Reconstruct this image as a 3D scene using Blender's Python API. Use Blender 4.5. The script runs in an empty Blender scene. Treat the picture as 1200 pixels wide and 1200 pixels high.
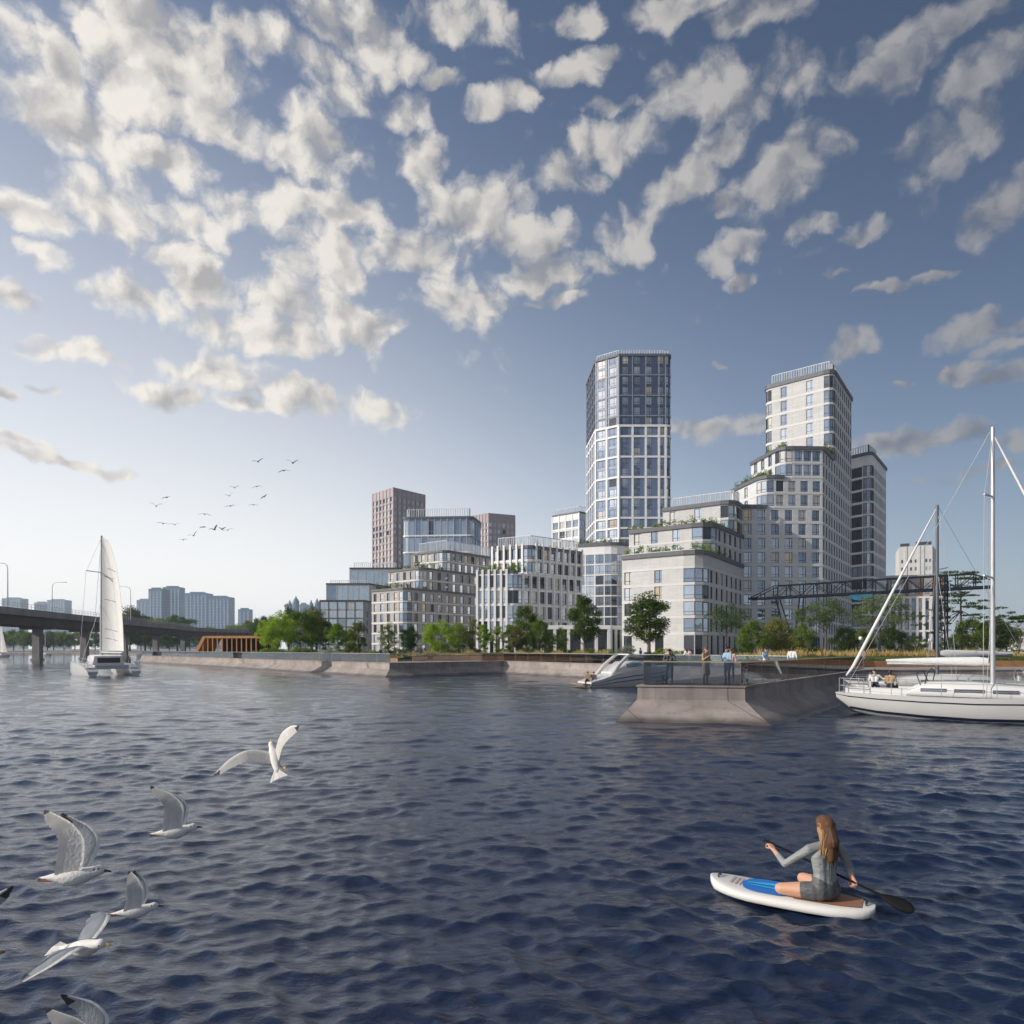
import bpy, bmesh, math, random
import numpy as np
from mathutils import Vector, Matrix

C = bpy.context.scene.collection
sc = bpy.context.scene
R = math.radians
F, CX, HY, CAMZ = 800.0, 600.0, 760.0, 3.2      # lens of the photograph: focal length / principal point / horizon, eye height

def at(x, y, D):
    return Vector(((x - CX) / F * D, D, CAMZ + (HY - y) / F * D))
def gx(x, D):
    return (x - CX) / F * D
def hz(y, D):
    return CAMZ + (HY - y) / F * D

# ------------------------------------------------------------------ camera
cam_d = bpy.data.cameras.new("camera"); cam = bpy.data.objects.new("camera", cam_d); C.objects.link(cam)
cam.location = (0, 0, CAMZ); cam.rotation_euler = (R(90), 0, 0)
cam_d.sensor_width = 36; cam_d.lens = 24; cam_d.shift_y = 160 / 1200
cam_d.clip_start = 0.1; cam_d.clip_end = 12000
sc.camera = cam
sc.render.resolution_x = sc.render.resolution_y = 1024

# ------------------------------------------------------------------ exposure
sc.view_settings.view_transform = 'Standard'; sc.view_settings.look = 'None'
sc.view_settings.exposure = 0.25; sc.view_settings.gamma = 1.0
sc.cycles.use_denoising = True
sc.cycles.use_adaptive_sampling = True; sc.cycles.adaptive_threshold = 0.02; sc.cycles.max_bounces = 6; sc.cycles.glossy_bounces = 3; sc.cycles.diffuse_bounces = 3; sc.cycles.transparent_max_bounces = 16; sc.cycles.volume_bounces = 1
sc.cycles.sample_clamp_indirect = 4.0

# ------------------------------------------------------------------ sun and sky
SUN_AZ, SUN_EL = R(-106), R(24)                 # azimuth from +Y, clockwise positive: left and a little behind the camera
sd = Vector((math.sin(SUN_AZ) * math.cos(SUN_EL), math.cos(SUN_AZ) * math.cos(SUN_EL), math.sin(SUN_EL)))
sl = bpy.data.lights.new("sun", 'SUN'); sl.energy = 3.3; sl.angle = R(0.5); sl.color = (1.0, 0.92, 0.82)
so = bpy.data.objects.new("sun", sl); C.objects.link(so); so.rotation_euler = sd.to_track_quat('Z', 'Y').to_euler()

W = bpy.data.worlds.new("World"); sc.world = W; W.use_nodes = True
nt = W.node_tree; N = nt.nodes; L = nt.links; N.clear()

class G:
    """Small helper to write node graphs as expressions."""
    def __init__(s, nt): s.nt = nt
    def node(s, t, **kw):
        n = s.nt.nodes.new(t)
        for k, v in kw.items(): setattr(n, k, v)
        return n
    def put(s, sock, v):
        if v is None: return
        if isinstance(v, bpy.types.NodeSocket): s.nt.links.new(v, sock)
        else:
            try: sock.default_value = v
            except Exception: sock.default_value = tuple(v)[:3] if len(tuple(v)) > 3 else (*v, 1.0)
    def m(s, op, a, b=None, c=None, clamp=False):
        n = s.node('ShaderNodeMath', operation=op, use_clamp=clamp)
        for i, v in enumerate((a, b, c)): s.put(n.inputs[i], v)
        return n.outputs[0]
    def v(s, op, a, b=None, scale=None):
        n = s.node('ShaderNodeVectorMath', operation=op)
        s.put(n.inputs[0], a); s.put(n.inputs[1], b)
        if scale is not None: s.put(n.inputs['Scale'], scale)
        return n.outputs['Value'] if op in ('LENGTH', 'DOT_PRODUCT', 'DISTANCE') else n.outputs[0]
    def noise(s, vec, scale, detail=4, rough=0.5, dist=0.0, out='Fac'):
        n = s.node('ShaderNodeTexNoise')
        s.put(n.inputs['Vector'], vec); n.inputs['Scale'].default_value = scale
        n.inputs['Detail'].default_value = detail; n.inputs['Roughness'].default_value = rough
        n.inputs['Distortion'].default_value = dist
        return n.outputs[out]
    def ramp(s, f, a, b, lo=0.0, hi=1.0, smooth=True):
        n = s.node('ShaderNodeMapRange'); n.interpolation_type = 'SMOOTHSTEP' if smooth else 'LINEAR'
        s.put(n.inputs[0], f)
        for i, v in enumerate((a, b, lo, hi)): s.put(n.inputs[1 + i], v)
        return n.outputs[0]
    def mix(s, f, a, b, blend='MIX'):
        n = s.node('ShaderNodeMix', data_type='RGBA', blend_type=blend)
        s.put(n.inputs[0], f); s.put(n.inputs[6], a); s.put(n.inputs[7], b)
        return n.outputs[2]
    def comb(s, x, y, z):
        n = s.node('ShaderNodeCombineXYZ')
        for i, v in enumerate((x, y, z)): s.put(n.inputs[i], v)
        return n.outputs[0]

g = G(nt)
tc = N.new('ShaderNodeTexCoord'); d = g.v('NORMALIZE', tc.outputs['Generated'])
sep = N.new('ShaderNodeSeparateXYZ'); L.new(d, sep.inputs[0]); dx, dy, dz = sep.outputs
sky = N.new('ShaderNodeTexSky'); sky.sky_type = 'NISHITA'; sky.sun_disc = False
sky.sun_elevation = SUN_EL; sky.sun_rotation = SUN_AZ % (2 * math.pi)
sky.air_density = 1.0; sky.dust_density = 0.8; sky.ozone_density = 1.6; sky.altitude = 0
SKY_S = 0.10
zc = g.m('MAXIMUM', dz, 0.0)
sunside = g.m('MULTIPLY_ADD', g.v('DOT_PRODUCT', d, (-0.93, 0.36, 0.0)), 0.5, 0.5)      # 1 towards the bright left horizon
# clear sky: physical sky, slightly deepened away from the bright side
deep = g.ramp(sunside, 0.30, 0.80, 0.50, 1.0)
base = g.mix(1.0, sky.outputs[0], g.comb(deep, g.m('MULTIPLY', deep, 0.97), g.m('MULTIPLY', deep, 1.02)), 'MULTIPLY')
hz_f = g.m('POWER', g.m('SUBTRACT', 1.0, zc), g.ramp(sunside, 0.35, 0.95, 5.0, 2.1))
veil = g.m('MULTIPLY', hz_f, g.ramp(sunside, 0.30, 0.85, 0.52, 1.0))
veilcol = g.mix(g.ramp(sunside, 0.3, 0.85), (4.6, 5.5, 6.8, 1), (10.5, 10.2, 9.8, 1))
base = g.mix(veil, base, veilcol)
# broken cloud: noise billows gathered in clumps, all in view-independent sky directions
dn = g.noise(d, 9.0, 3, 0.5, out='Color'); fine = g.noise(d, 38.0, 4, 0.62, out='Color')
dw = g.v('ADD', d, g.v('SCALE', g.v('SUBTRACT', dn, (0.5, 0.5, 0.5)), scale=0.075))
dw = g.v('ADD', dw, g.v('SCALE', g.v('SUBTRACT', fine, (0.5, 0.5, 0.5)), scale=0.022))
BL = [(40,55,60,55),(110,35,60,45),(190,60,110,70),(60,85,45,40),(90,150,68,45),(135,185,55,32),(255,135,62,38),(215,195,62,30),
 (360,172,78,50),(400,95,58,38),(425,42,72,48),(365,88,42,28),(545,15,75,40),(515,92,30,16),(588,125,46,20),(22,238,42,32),
 (120,240,62,44),(228,262,52,30),(292,252,55,32),(400,252,62,26),(495,180,34,40),(47,297,22,17),(220,302,48,34),(158,347,74,30),
 (245,348,50,36),(12,342,22,26),(372,312,62,48),(388,368,46,34),(562,245,66,50),(488,297,64,38),(540,357,64,34),(312,392,84,26),
 (68,410,58,17),(250,432,68,24),(190,462,52,20),(372,466,100,22),(300,478,50,12),(440,392,42,26),(640,322,50,28),(12,470,22,9),(55,456,20,8),
 (692,12,30,28),(790,8,62,32),(905,22,85,30),(1105,22,85,32),(700,66,26,16),(664,90,40,26),(608,122,26,24),(812,105,64,42),(902,110,80,46),
 (1046,85,54,38),(1150,92,54,44),(715,130,42,13),(712,172,58,38),(655,215,40,30),(842,176,34,24),(800,216,42,30),(932,202,68,48),(852,242,32,18),
 (690,216,28,22),(726,268,48,36),(1088,182,58,54),(1135,150,50,40),(1182,232,48,42),(868,290,38,20),(876,322,22,12),(950,266,28,13),(1010,268,28,16),
 (636,272,42,26),(692,306,34,20),(632,322,46,26),(652,356,36,12),(985,326,15,7),(1042,341,36,9),(1095,325,22,8),(1142,388,62,20),(1178,402,34,13),
 (1135,432,36,13),(1176,441,32,14),(1056,448,17,6),(838,427,16,6),(996,408,26,15),(848,508,86,17),(1062,516,96,20),(1190,524,60,16),
 (1130,560,70,8),(60,540,110,9),(20,522,50,8),(330,240,50,30),(160,110,60,40),(300,50,50,35),(470,120,40,25),(340,360,50,30)]
def pdir(x, y): return Vector((x - CX, F, HY - y)).normalized()
def clump_field(blobs):
    acc = None
    for (x, y, rx, ry) in blobs:
        c = pdir(x, y); ex = pdir(x + rx, y) - c; ey = pdir(x, y - ry) - c
        ex = ex / ex.length_squared; ey = ey / ey.length_squared
        a = g.m('SUBTRACT', g.v('DOT_PRODUCT', dw, ex), c.dot(ex)); b = g.m('SUBTRACT', g.v('DOT_PRODUCT', dw, ey), c.dot(ey))
        r2 = g.m('MULTIPLY_ADD', a, a, g.m('MULTIPLY', b, b))
        acc = r2 if acc is None else g.m('MINIMUM', acc, r2)
    return g.m('SUBTRACT', 1.0, g.m('MINIMUM', acc, 4.0)) if acc is not None else -3.0
def puffs(q, det, lumps):
    """Cloud relief: broken billows plus rounded cauliflower lumps."""
    f = g.m('MULTIPLY', g.m('SUBTRACT', g.noise(q, 14.0, det, 0.62), 0.5), 3.0)
    for scl, amp in lumps:
        vn = g.node('ShaderNodeTexVoronoi', feature='F1'); vn.inputs['Scale'].default_value = scl
        g.put(vn.inputs['Vector'], q); f = g.m('ADD', f, g.m('MULTIPLY', g.m('SUBTRACT', 0.52, vn.outputs['Distance']), amp))
    return f
n1 = puffs(dw, 6, ((23.0, 0.95), (52.0, 0.55)))
sh_ = (sd + Vector((0, 0, 0.45))).normalized() * 0.020
n2 = puffs(g.v('ADD', dw, tuple(sh_)), 2, ((23.0, 0.95),))
beyond = g.m('MAXIMUM', g.ramp(dy, 0.35, 0.55, 1.0, 0.0), g.ramp(dz, 0.69, 0.78))
around = g.m('MULTIPLY', beyond, g.ramp(g.noise(d, 3.0, 2, 0.5), 0.34, 0.58, -1.2, 0.9))
around = g.m('SUBTRACT', around, g.m('MULTIPLY', g.m('SUBTRACT', 1.0, beyond), 9.0))
bright = g.mix(g.ramp(sunside, 0.36, 0.86), (3.0, 2.95, 3.05, 1), (8.0, 7.5, 6.8, 1))
dark = g.mix(g.ramp(sunside, 0.36, 0.86), (1.3, 1.45, 1.85, 1), (3.8, 3.7, 3.7, 1))
relief = g.m('MULTIPLY_ADD', g.m('SUBTRACT', n1, n2), 1.15, 0.68)
thin = g.m('MULTIPLY', g.ramp(dz, 0.03, 0.16), g.ramp(sunside, 0.1, 0.7, 0.80, 0.93))
floor_ = g.m('ADD', g.ramp(dz, 0.22, 0.42, -1.5, -0.60), g.ramp(sunside, 0.35, 0.75, -0.12, 0.16))
def sky_shader(blobs):
    acc = clump_field(blobs)
    acc = g.m('MAXIMUM', g.m('MAXIMUM', g.m('MULTIPLY', acc, 0.9), floor_), around)
    dens = g.m('ADD', acc, n1)
    alpha = g.m('MULTIPLY', g.ramp(dens, -0.22, 0.95), thin)
    lit = g.m('SUBTRACT', relief, g.m('MULTIPLY', g.ramp(dens, 0.4, 1.8), 0.40), clamp=True)
    col = g.mix(alpha, base, g.mix(lit, dark, bright))
    b_ = N.new('ShaderNodeBackground'); b_.inputs['Strength'].default_value = SKY_S; L.new(col, b_.inputs['Color'])
    return b_.outputs[0]
def choose(f, a, b):
    m_ = N.new('ShaderNodeMixShader'); g.put(m_.inputs[0], f); L.new(a, m_.inputs[1]); L.new(b, m_.inputs[2]); return m_.outputs[0]
# the clumps are looked up by sky sector (bearing, then height), so that a ray only weighs the ones near it
px_ = g.m('DIVIDE', dx, g.m('MAXIMUM', dy, 0.05)); pz_ = g.m('DIVIDE', dz, g.m('MAXIMUM', dy, 0.05))
def sector(x0, x1, y0, y1): return [q for q in BL if q[0] + q[2] * 1.5 + 45 > x0 and q[0] - q[2] * 1.5 - 45 < x1 and q[1] + q[3] * 1.5 + 45 > y0 and q[1] - q[3] * 1.5 - 45 < y1]
XS = [-400, 280, 520, 780, 1600]; YS = [-400, 150, 330, 760]
cols = []
for a_, b_ in zip(XS, XS[1:]):
    col_ = sky_shader(sector(a_, b_, YS[0], YS[1]))
    for c_, d_ in zip(YS[1:], YS[2:]): col_ = choose(g.m('LESS_THAN', pz_, (HY - c_) / F), col_, sky_shader(sector(a_, b_, c_, d_)))
    cols.append(col_)
res = cols[0]
for x_, c_ in zip(XS[1:], cols[1:]): res = choose(g.m('GREATER_THAN', px_, (x_ - CX) / F), res, c_)
wo = N.new('ShaderNodeOutputWorld'); L.new(res, wo.inputs['Surface'])
W.cycles.sampling_method = 'MANUAL'; W.cycles.sample_map_resolution = 512

# ------------------------------------------------------------------ materials
MATS = {}
def mat(name, col, rough=0.6, metal=0.0, var=0.0, vscale=1.0, bump=0.0, bscale=20.0, spec=0.5, coat=0.0, var2=0.0, v2scale=0.15, stretch=(1,1,1)):
    """Principled material whose colour wanders a little with object-space noise."""
    if name in MATS: return MATS[name]
    m = bpy.data.materials.new(name); m.use_nodes = True; MATS[name] = m
    k = G(m.node_tree); bs = m.node_tree.nodes['Principled BSDF']
    bs.inputs['Roughness'].default_value = rough; bs.inputs['Metallic'].default_value = metal
    bs.inputs['Specular IOR Level'].default_value = spec; bs.inputs['Coat Weight'].default_value = coat
    c = (*col, 1.0)
    geo = k.node('ShaderNodeNewGeometry').outputs['Position']
    pos = k.v('MULTIPLY', geo, stretch)
    if var or var2:
        f = k.ramp(k.noise(pos, vscale, 5, 0.6), 0.25, 0.75, 1 - var, 1 + var, False)
        if var2: f = k.m('MULTIPLY', f, k.ramp(k.noise(pos, v2scale, 3, 0.55), 0.3, 0.7, 1 - var2, 1 + var2, False))
        c2 = k.mix(1.0, c, k.comb(f, f, f), 'MULTIPLY'); k.put(bs.inputs['Base Color'], c2)
        k.put(bs.inputs['Roughness'], k.m('MULTIPLY', k.ramp(k.noise(pos, vscale * 2.3, 3), 0.3, 0.7, 0.85, 1.15, False), rough, clamp=True))
    else:
        bs.inputs['Base Color'].default_value = c
    if bump:
        bn = k.node('ShaderNodeBump'); bn.inputs['Strength'].default_value = bump; bn.inputs['Distance'].default_value = 0.05
        k.put(bn.inputs['Height'], k.noise(pos, bscale, 4, 0.6)); m.node_tree.links.new(bn.outputs[0], bs.inputs['Normal'])
    return m

def facade_mat(name, col, course=0.42, var=0.06):
    """Masonry cladding: thin horizontal courses, blocks and weather variation."""
    m = mat(name, col, 0.8, 0, var, 0.6, var2=0.07, v2scale=0.09)
    k = G(m.node_tree); bs = m.node_tree.nodes['Principled BSDF']
    pos = k.node('ShaderNodeNewGeometry').outputs['Position']
    s = k.node('ShaderNodeSeparateXYZ'); k.put(s.inputs[0], pos)
    u = k.m('ADD', s.outputs[0], k.m('MULTIPLY', s.outputs[1], 0.83))
    br = k.node('ShaderNodeTexBrick'); k.put(br.inputs['Vector'], k.comb(u, s.outputs[2], 0.0))
    br.inputs['Scale'].default_value = 1.0; br.inputs['Brick Width'].default_value = 1.2; br.inputs['Row Height'].default_value = course
    br.inputs['Mortar Size'].default_value = 0.015
    br.inputs['Color1'].default_value = (1, 1, 1, 1); br.inputs['Color2'].default_value = (0.9, 0.9, 0.91, 1); br.inputs['Mortar'].default_value = (0.72, 0.72, 0.72, 1)
    src = bs.inputs['Base Color'].links[0].from_socket
    k.put(bs.inputs['Base Color'], k.mix(1.0, src, br.outputs['Color'], 'MULTIPLY'))
    return m

def glass_mat(name, col, metal=0.55, rough=0.04, emit=None, es=0.0):
    if name in MATS: return MATS[name]
    m = mat(name, col, rough, metal, 0.12, 0.35)
    bs = m.node_tree.nodes['Principled BSDF']
    k = G(m.node_tree)
    pos = k.node('ShaderNodeNewGeometry').outputs['Position']
    bn = k.node('ShaderNodeBump'); bn.inputs['Strength'].default_value = 0.12; bn.inputs['Distance'].default_value = 0.03
    k.put(bn.inputs['Height'], k.noise(pos, 0.55, 2)); m.node_tree.links.new(bn.outputs[0], bs.inputs['Normal'])
    k.put(bs.inputs['Roughness'], rough) if not bs.inputs['Roughness'].links else m.node_tree.links.remove(bs.inputs['Roughness'].links[0])
    bs.inputs['Roughness'].default_value = rough
    if emit:
        bs.inputs['Emission Color'].default_value = (*emit, 1); bs.inputs['Emission Strength'].default_value = es
    return m

def clear_mat(name, tint, gl=0.25, rough=0.02, fac_lo=0.12):
    """Thin see-through glass: tinted transparency with a reflecting skin."""
    if name in MATS: return MATS[name]
    m = bpy.data.materials.new(name); m.use_nodes = True; MATS[name] = m
    t = m.node_tree; t.nodes.clear(); k = G(t)
    tr = k.node('ShaderNodeBsdfTransparent'); tr.inputs[0].default_value = (*tint, 1)
    gs = k.node('ShaderNodeBsdfGlossy'); gs.inputs['Roughness'].default_value = rough; gs.inputs[0].default_value = (0.9, 0.95, 1, 1)
    fr = k.node('ShaderNodeFresnel'); fr.inputs[0].default_value = 1.5
    mx = k.node('ShaderNodeMixShader')
    k.put(mx.inputs[0], k.m('MULTIPLY_ADD', fr.outputs[0], gl, fac_lo, clamp=True))
    t.links.new(tr.outputs[0], mx.inputs[1]); t.links.new(gs.outputs[0], mx.inputs[2])
    o = k.node('ShaderNodeOutputMaterial'); t.links.new(mx.outputs[0], o.inputs[0])
    return m

def leaf_mat(name, col, col2, trans=0.3):
    if name in MATS: return MATS[name]
    m = bpy.data.materials.new(name); m.use_nodes = True; MATS[name] = m
    t = m.node_tree; t.nodes.clear(); k = G(t)
    pos = k.node('ShaderNodeNewGeometry').outputs['Position']
    rnd = k.node('ShaderNodeObjectInfo').outputs['Random']
    f = k.m('ADD', k.m('MULTIPLY', k.noise(pos, 0.9, 4, 0.65), 1.3), k.m('MULTIPLY_ADD', rnd, 0.4, -0.35), clamp=True)
    c = k.mix(k.ramp(f, 0.25, 0.8), (*col, 1), (*col2, 1))
    di = k.node('ShaderNodeBsdfDiffuse'); tl = k.node('ShaderNodeBsdfTranslucent')
    k.put(di.inputs[0], c); k.put(tl.inputs[0], k.mix(1.0, c, (1.3, 1.4, 0.7, 1), 'MULTIPLY'))
    mx = k.node('ShaderNodeMixShader'); mx.inputs[0].default_value = trans
    t.links.new(di.outputs[0], mx.inputs[1]); t.links.new(tl.outputs[0], mx.inputs[2])
    o = k.node('ShaderNodeOutputMaterial'); t.links.new(mx.outputs[0], o.inputs[0])
    return m

# ------------------------------------------------------------------ object helpers
def tag(o, label=None, cat=None, group=None, kind=None):
    if label: o['label'] = label
    if cat: o['category'] = cat
    if group: o['group'] = group
    if kind: o['kind'] = kind
    return o
def empty(name, loc=(0, 0, 0), rz=0.0, label=None, cat=None, group=None):
    o = bpy.data.objects.new(name, None); C.objects.link(o); o.location = loc; o.rotation_euler = (0, 0, rz)
    o.empty_display_size = 0.3
    return tag(o, label, cat, group)
def link(name, me, parent=None, loc=None, rz=None):
    o = bpy.data.objects.new(name, me); C.objects.link(o)
    if parent is not None: o.parent = parent
    if loc is not None: o.location = loc
    if rz is not None: o.rotation_euler = (0, 0, rz)
    return o
def copy_tree(o, parent=None):
    c = o.copy(); C.objects.link(c)
    if parent is not None: c.parent = parent
    for ch in list(o.children): copy_tree(ch, c)
    return c

class MB:
    """Collects faces; .mesh()/.obj() makes ONE mesh from them."""
    def __init__(s): s.v = []; s.f = []; s.mi = []; s.mats = []; s.sm = []
    def slot(s, m):
        if m not in s.mats: s.mats.append(m)
        return s.mats.index(m)
    def add(s, vs, fs, m, smooth=False):
        b = len(s.v); s.v += [tuple(v) for v in vs]; k = s.slot(m)
        for f in fs: s.f.append(tuple(b + i for i in f)); s.mi.append(k); s.sm.append(smooth)
    def quad(s, a, b, c, d, m): s.add((a, b, c, d), ((0, 1, 2, 3),), m)
    def box(s, lo, hi, m, M=None):
        (x0, y0, z0), (x1, y1, z1) = lo, hi
        vs = [Vector(p) for p in ((x0,y0,z0),(x1,y0,z0),(x1,y1,z0),(x0,y1,z0),(x0,y0,z1),(x1,y0,z1),(x1,y1,z1),(x0,y1,z1))]
        if M is not None: vs = [M @ v for v in vs]
        s.add(vs, ((0,3,2,1),(4,5,6,7),(0,1,5,4),(1,2,6,5),(2,3,7,6),(3,0,4,7)), m)
    def tube(s, pts, rad, m, n=8, smooth=True, caps=True):
        pts = [Vector(p) for p in pts]; k = len(pts)
        rads = rad if isinstance(rad, (list, tuple)) else [rad] * k
        vs = []; prev = None
        for i, p in enumerate(pts):
            t = (pts[min(i + 1, k - 1)] - pts[max(i - 1, 0)]).normalized()
            if prev is None:
                a = Vector((0, 0, 1)) if abs(t.z) < 0.9 else Vector((1, 0, 0)); u = t.cross(a).normalized()
            else:
                u = (prev - t * prev.dot(t)).normalized()
            prev = u; w = t.cross(u)
            for j in range(n):
                an = 2 * math.pi * j / n; vs.append(p + (u * math.cos(an) + w * math.sin(an)) * rads[i])
        fs = [(i*n+j, i*n+(j+1)%n, (i+1)*n+(j+1)%n, (i+1)*n+j) for i in range(k-1) for j in range(n)]
        s.add(vs, fs, m, smooth)
        if caps:
            s.add(vs[:n], (tuple(range(n))[::-1],), m); s.add(vs[-n:], (tuple(range(n)),), m)
    def bar(s, a, b, w, m, h=None, up=(0, 0, 1)):
        a, b = Vector(a), Vector(b); t = b - a; l = t.length
        if l < 1e-6: return
        t /= l; up = Vector(up)
        if abs(t.dot(up)) > 0.98: up = Vector((1, 0, 0))
        x = t.cross(up).normalized(); z = x.cross(t); h = h or w
        M = Matrix((( x.x, t.x, z.x, a.x), (x.y, t.y, z.y, a.y), (x.z, t.z, z.z, a.z), (0, 0, 0, 1)))
        s.box((-w/2, 0, -h/2), (w/2, l, h/2), m, M)
    def prism(s, poly, z0, z1, m, top=True, bot=False, mtop=None):
        n = len(poly); vs = [(x, y, z0) for x, y in poly] + [(x, y, z1) for x, y in poly]
        s.add(vs, [(i, (i+1) % n, n+(i+1) % n, n+i) for i in range(n)], m)
        if top: s.add(vs[n:], (tuple(range(n)),), mtop or m)
        if bot: s.add(vs[:n], (tuple(range(n))[::-1],), m)
    def loft(s, rings, m, smooth=True, caps=True, closed=True):
        n = len(rings[0]); vs = [v for r in rings for v in r]; k = len(rings)
        J = n if closed else n - 1
        s.add(vs, [(i*n+j, i*n+(j+1) % n, (i+1)*n+(j+1) % n, (i+1)*n+j) for i in range(k-1) for j in range(J)], m, smooth)
        if caps: s.add(rings[0], (tuple(range(n))[::-1],), m); s.add(rings[-1], (tuple(range(n)),), m)
    def ball(s, c, r, m, n=10, k=7):
        c = Vector(c); r = Vector(r) if hasattr(r, '__len__') else Vector((r, r, r)); rings = []
        for i in range(k + 1):
            th = math.pi * (0.02 + 0.96 * i / k)
            rings.append([c + Vector((r.x*math.sin(th)*math.cos(2*math.pi*j/n), r.y*math.sin(th)*math.sin(2*math.pi*j/n), -r.z*math.cos(th))) for j in range(n)])
        s.loft(rings, m)
    def mesh(s, name, weld=False):
        me = bpy.data.meshes.new(name); me.from_pydata(s.v, [], s.f)
        for m in s.mats: me.materials.append(m)
        if s.f:
            me.polygons.foreach_set('material_index', s.mi); me.polygons.foreach_set('use_smooth', s.sm)
        me.update()
        return me
    def obj(s, name, parent=None, loc=None, rz=None):
        return link(name, s.mesh(name), parent, loc, rz)

def offset_poly(poly, dd, closed=True):
    """Offset to the right of travel (outwards for a counter-clockwise ring), mitred."""
    n = len(poly); out = []
    for i in range(n):
        p = Vector(poly[i][:2])
        a = Vector(poly[(i - 1) % n][:2]) if (closed or i > 0) else None
        b = Vector(poly[(i + 1) % n][:2]) if (closed or i < n - 1) else None
        ns = []
        if a is not None: t = (p - a).normalized(); ns.append(Vector((t.y, -t.x)))
        if b is not None: t = (b - p).normalized(); ns.append(Vector((t.y, -t.x)))
        if len(ns) == 1: q = p + ns[0] * dd
        else:
            mm = ns[0] + ns[1]
            q = p + (mm / max(mm.length_squared, 0.15)) * 2 * dd if mm.length > 0.2 else p + ns[1] * dd
        out.append((q.x, q.y))
    return out
def strip(mb, path, z0, z1, out_d, in_d, m, closed=False):
    """A box-section band following a plan path (cornices, kerbs, rails)."""
    o = offset_poly(path, out_d, closed); i = offset_poly(path, -in_d, closed); n = len(path)
    for k in range(n if closed else n - 1):
        j = (k + 1) % n
        a, b, c_, d_ = o[k], o[j], i[j], i[k]
        mb.quad((*a, z0), (*b, z0), (*b, z1), (*a, z1), m)
        mb.quad((*c_, z0), (*d_, z0), (*d_, z1), (*c_, z1), m)
        mb.quad((*a, z1), (*b, z1), (*c_, z1), (*d_, z1), m)
        mb.quad((*a, z0), (*d_, z0), (*c_, z0), (*b, z0), m)
    if not closed:
        for k in (0, n - 1):
            q = [(*o[k], z0), (*i[k], z0), (*i[k], z1), (*o[k], z1)]
            mb.quad(*(q if k == 0 else q[::-1]), m)
# ------------------------------------------------------------------ palette
CREAM = facade_mat("cream cladding", (0.615, 0.615, 0.605))
CREAMS = facade_mat("pale stone cladding", (0.65, 0.66, 0.68))
TAUPE = facade_mat("taupe cladding", (0.44, 0.42, 0.405), 0.3)
WHITE = mat("white render", (0.79, 0.795, 0.80), 0.6, var=0.05, vscale=0.5)
BANDM = mat("pale concrete band", (0.655, 0.66, 0.66), 0.65, var=0.06, vscale=0.7)
DARK = mat("dark grey metal", (0.055, 0.06, 0.07), 0.5, 0.2, var=0.12)
DGREY = mat("slate cornice", (0.12, 0.125, 0.14), 0.6, var=0.1)
NAVY = mat("navy panel", (0.06, 0.085, 0.15), 0.4, 0.1, var=0.12)
NAVY2 = mat("blue grey panel", (0.14, 0.19, 0.30), 0.4, 0.1, var=0.12)
ROOFM = mat("roof gravel", (0.25, 0.25, 0.25), 0.9, var=0.2, vscale=2)
PLUM = facade_mat("purple brown brick", (0.47, 0.40, 0.415), 0.3)
FRAME = mat("dark window frame", (0.035, 0.037, 0.045), 0.4, 0.3)
FRAMEW = mat("pale window frame", (0.45, 0.46, 0.48), 0.4, 0.2)
SCREEN = mat("white roof screen", (0.70, 0.73, 0.78), 0.45, 0.0, var=0.06)
GL = [glass_mat("reflective glass", (0.55, 0.60, 0.67), 0.9, 0.03),
      glass_mat("blue grey glass", (0.29, 0.35, 0.44), 0.85, 0.03),
      glass_mat("dark glass", (0.08, 0.09, 0.105), 0.6, 0.03),
      glass_mat("curtained glass", (0.62, 0.61, 0.59), 0.2, 0.12),
      glass_mat("lamp lit glass", (0.42, 0.37, 0.30), 0.35, 0.08, (1.0, 0.76, 0.48), 0.07)]

WM = {}
def win_meshes(w, h, style, gi, fm):
    key = (round(w, 2), round(h, 2), style, gi, fm.name)
    if key in WM: return WM[key]
    a = MB(); t = 0.07; dp = 0.10
    x0, x1 = -w / 2, w / 2
    a.box((x0, -dp, 0), (x0 + t, 0.02, h), fm); a.box((x1 - t, -dp, 0), (x1, 0.02, h), fm)
    a.box((x0 + t, -dp, 0), (x1 - t, 0.02, t), fm); a.box((x0 + t, -dp, h - t), (x1 - t, 0.02, h), fm)
    if style in ('tall', 'wide', 'grid'):
        vs = {'tall': [x0 + w * 0.66], 'wide': [x0 + w / 3, x0 + 2 * w / 3], 'grid': [0.0]}[style]
        for x in vs: a.box((x - 0.035, -dp + 0.01, t), (x + 0.035, 0.02, h - t), fm)
    if style in ('tall', 'slim', 'grid', 'curve'):
        zt = h * 0.27
        a.box((x0 + t, -dp + 0.015, zt - 0.035), (x1 - t, 0.015, zt + 0.035), fm)
    b = MB(); tilt = random.uniform(-0.012, 0.012)
    b.quad((x0 + 0.02, -0.01 + tilt, 0.02), (x1 - 0.02, -0.01 - tilt, 0.02), (x1 - 0.02, -0.01 - tilt, h - 0.02), (x0 + 0.02, -0.01 + tilt, h - 0.02), GL[gi])
    WM[key] = (a.mesh("window_frame"), b.mesh("pane"))
    return WM[key]

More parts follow.
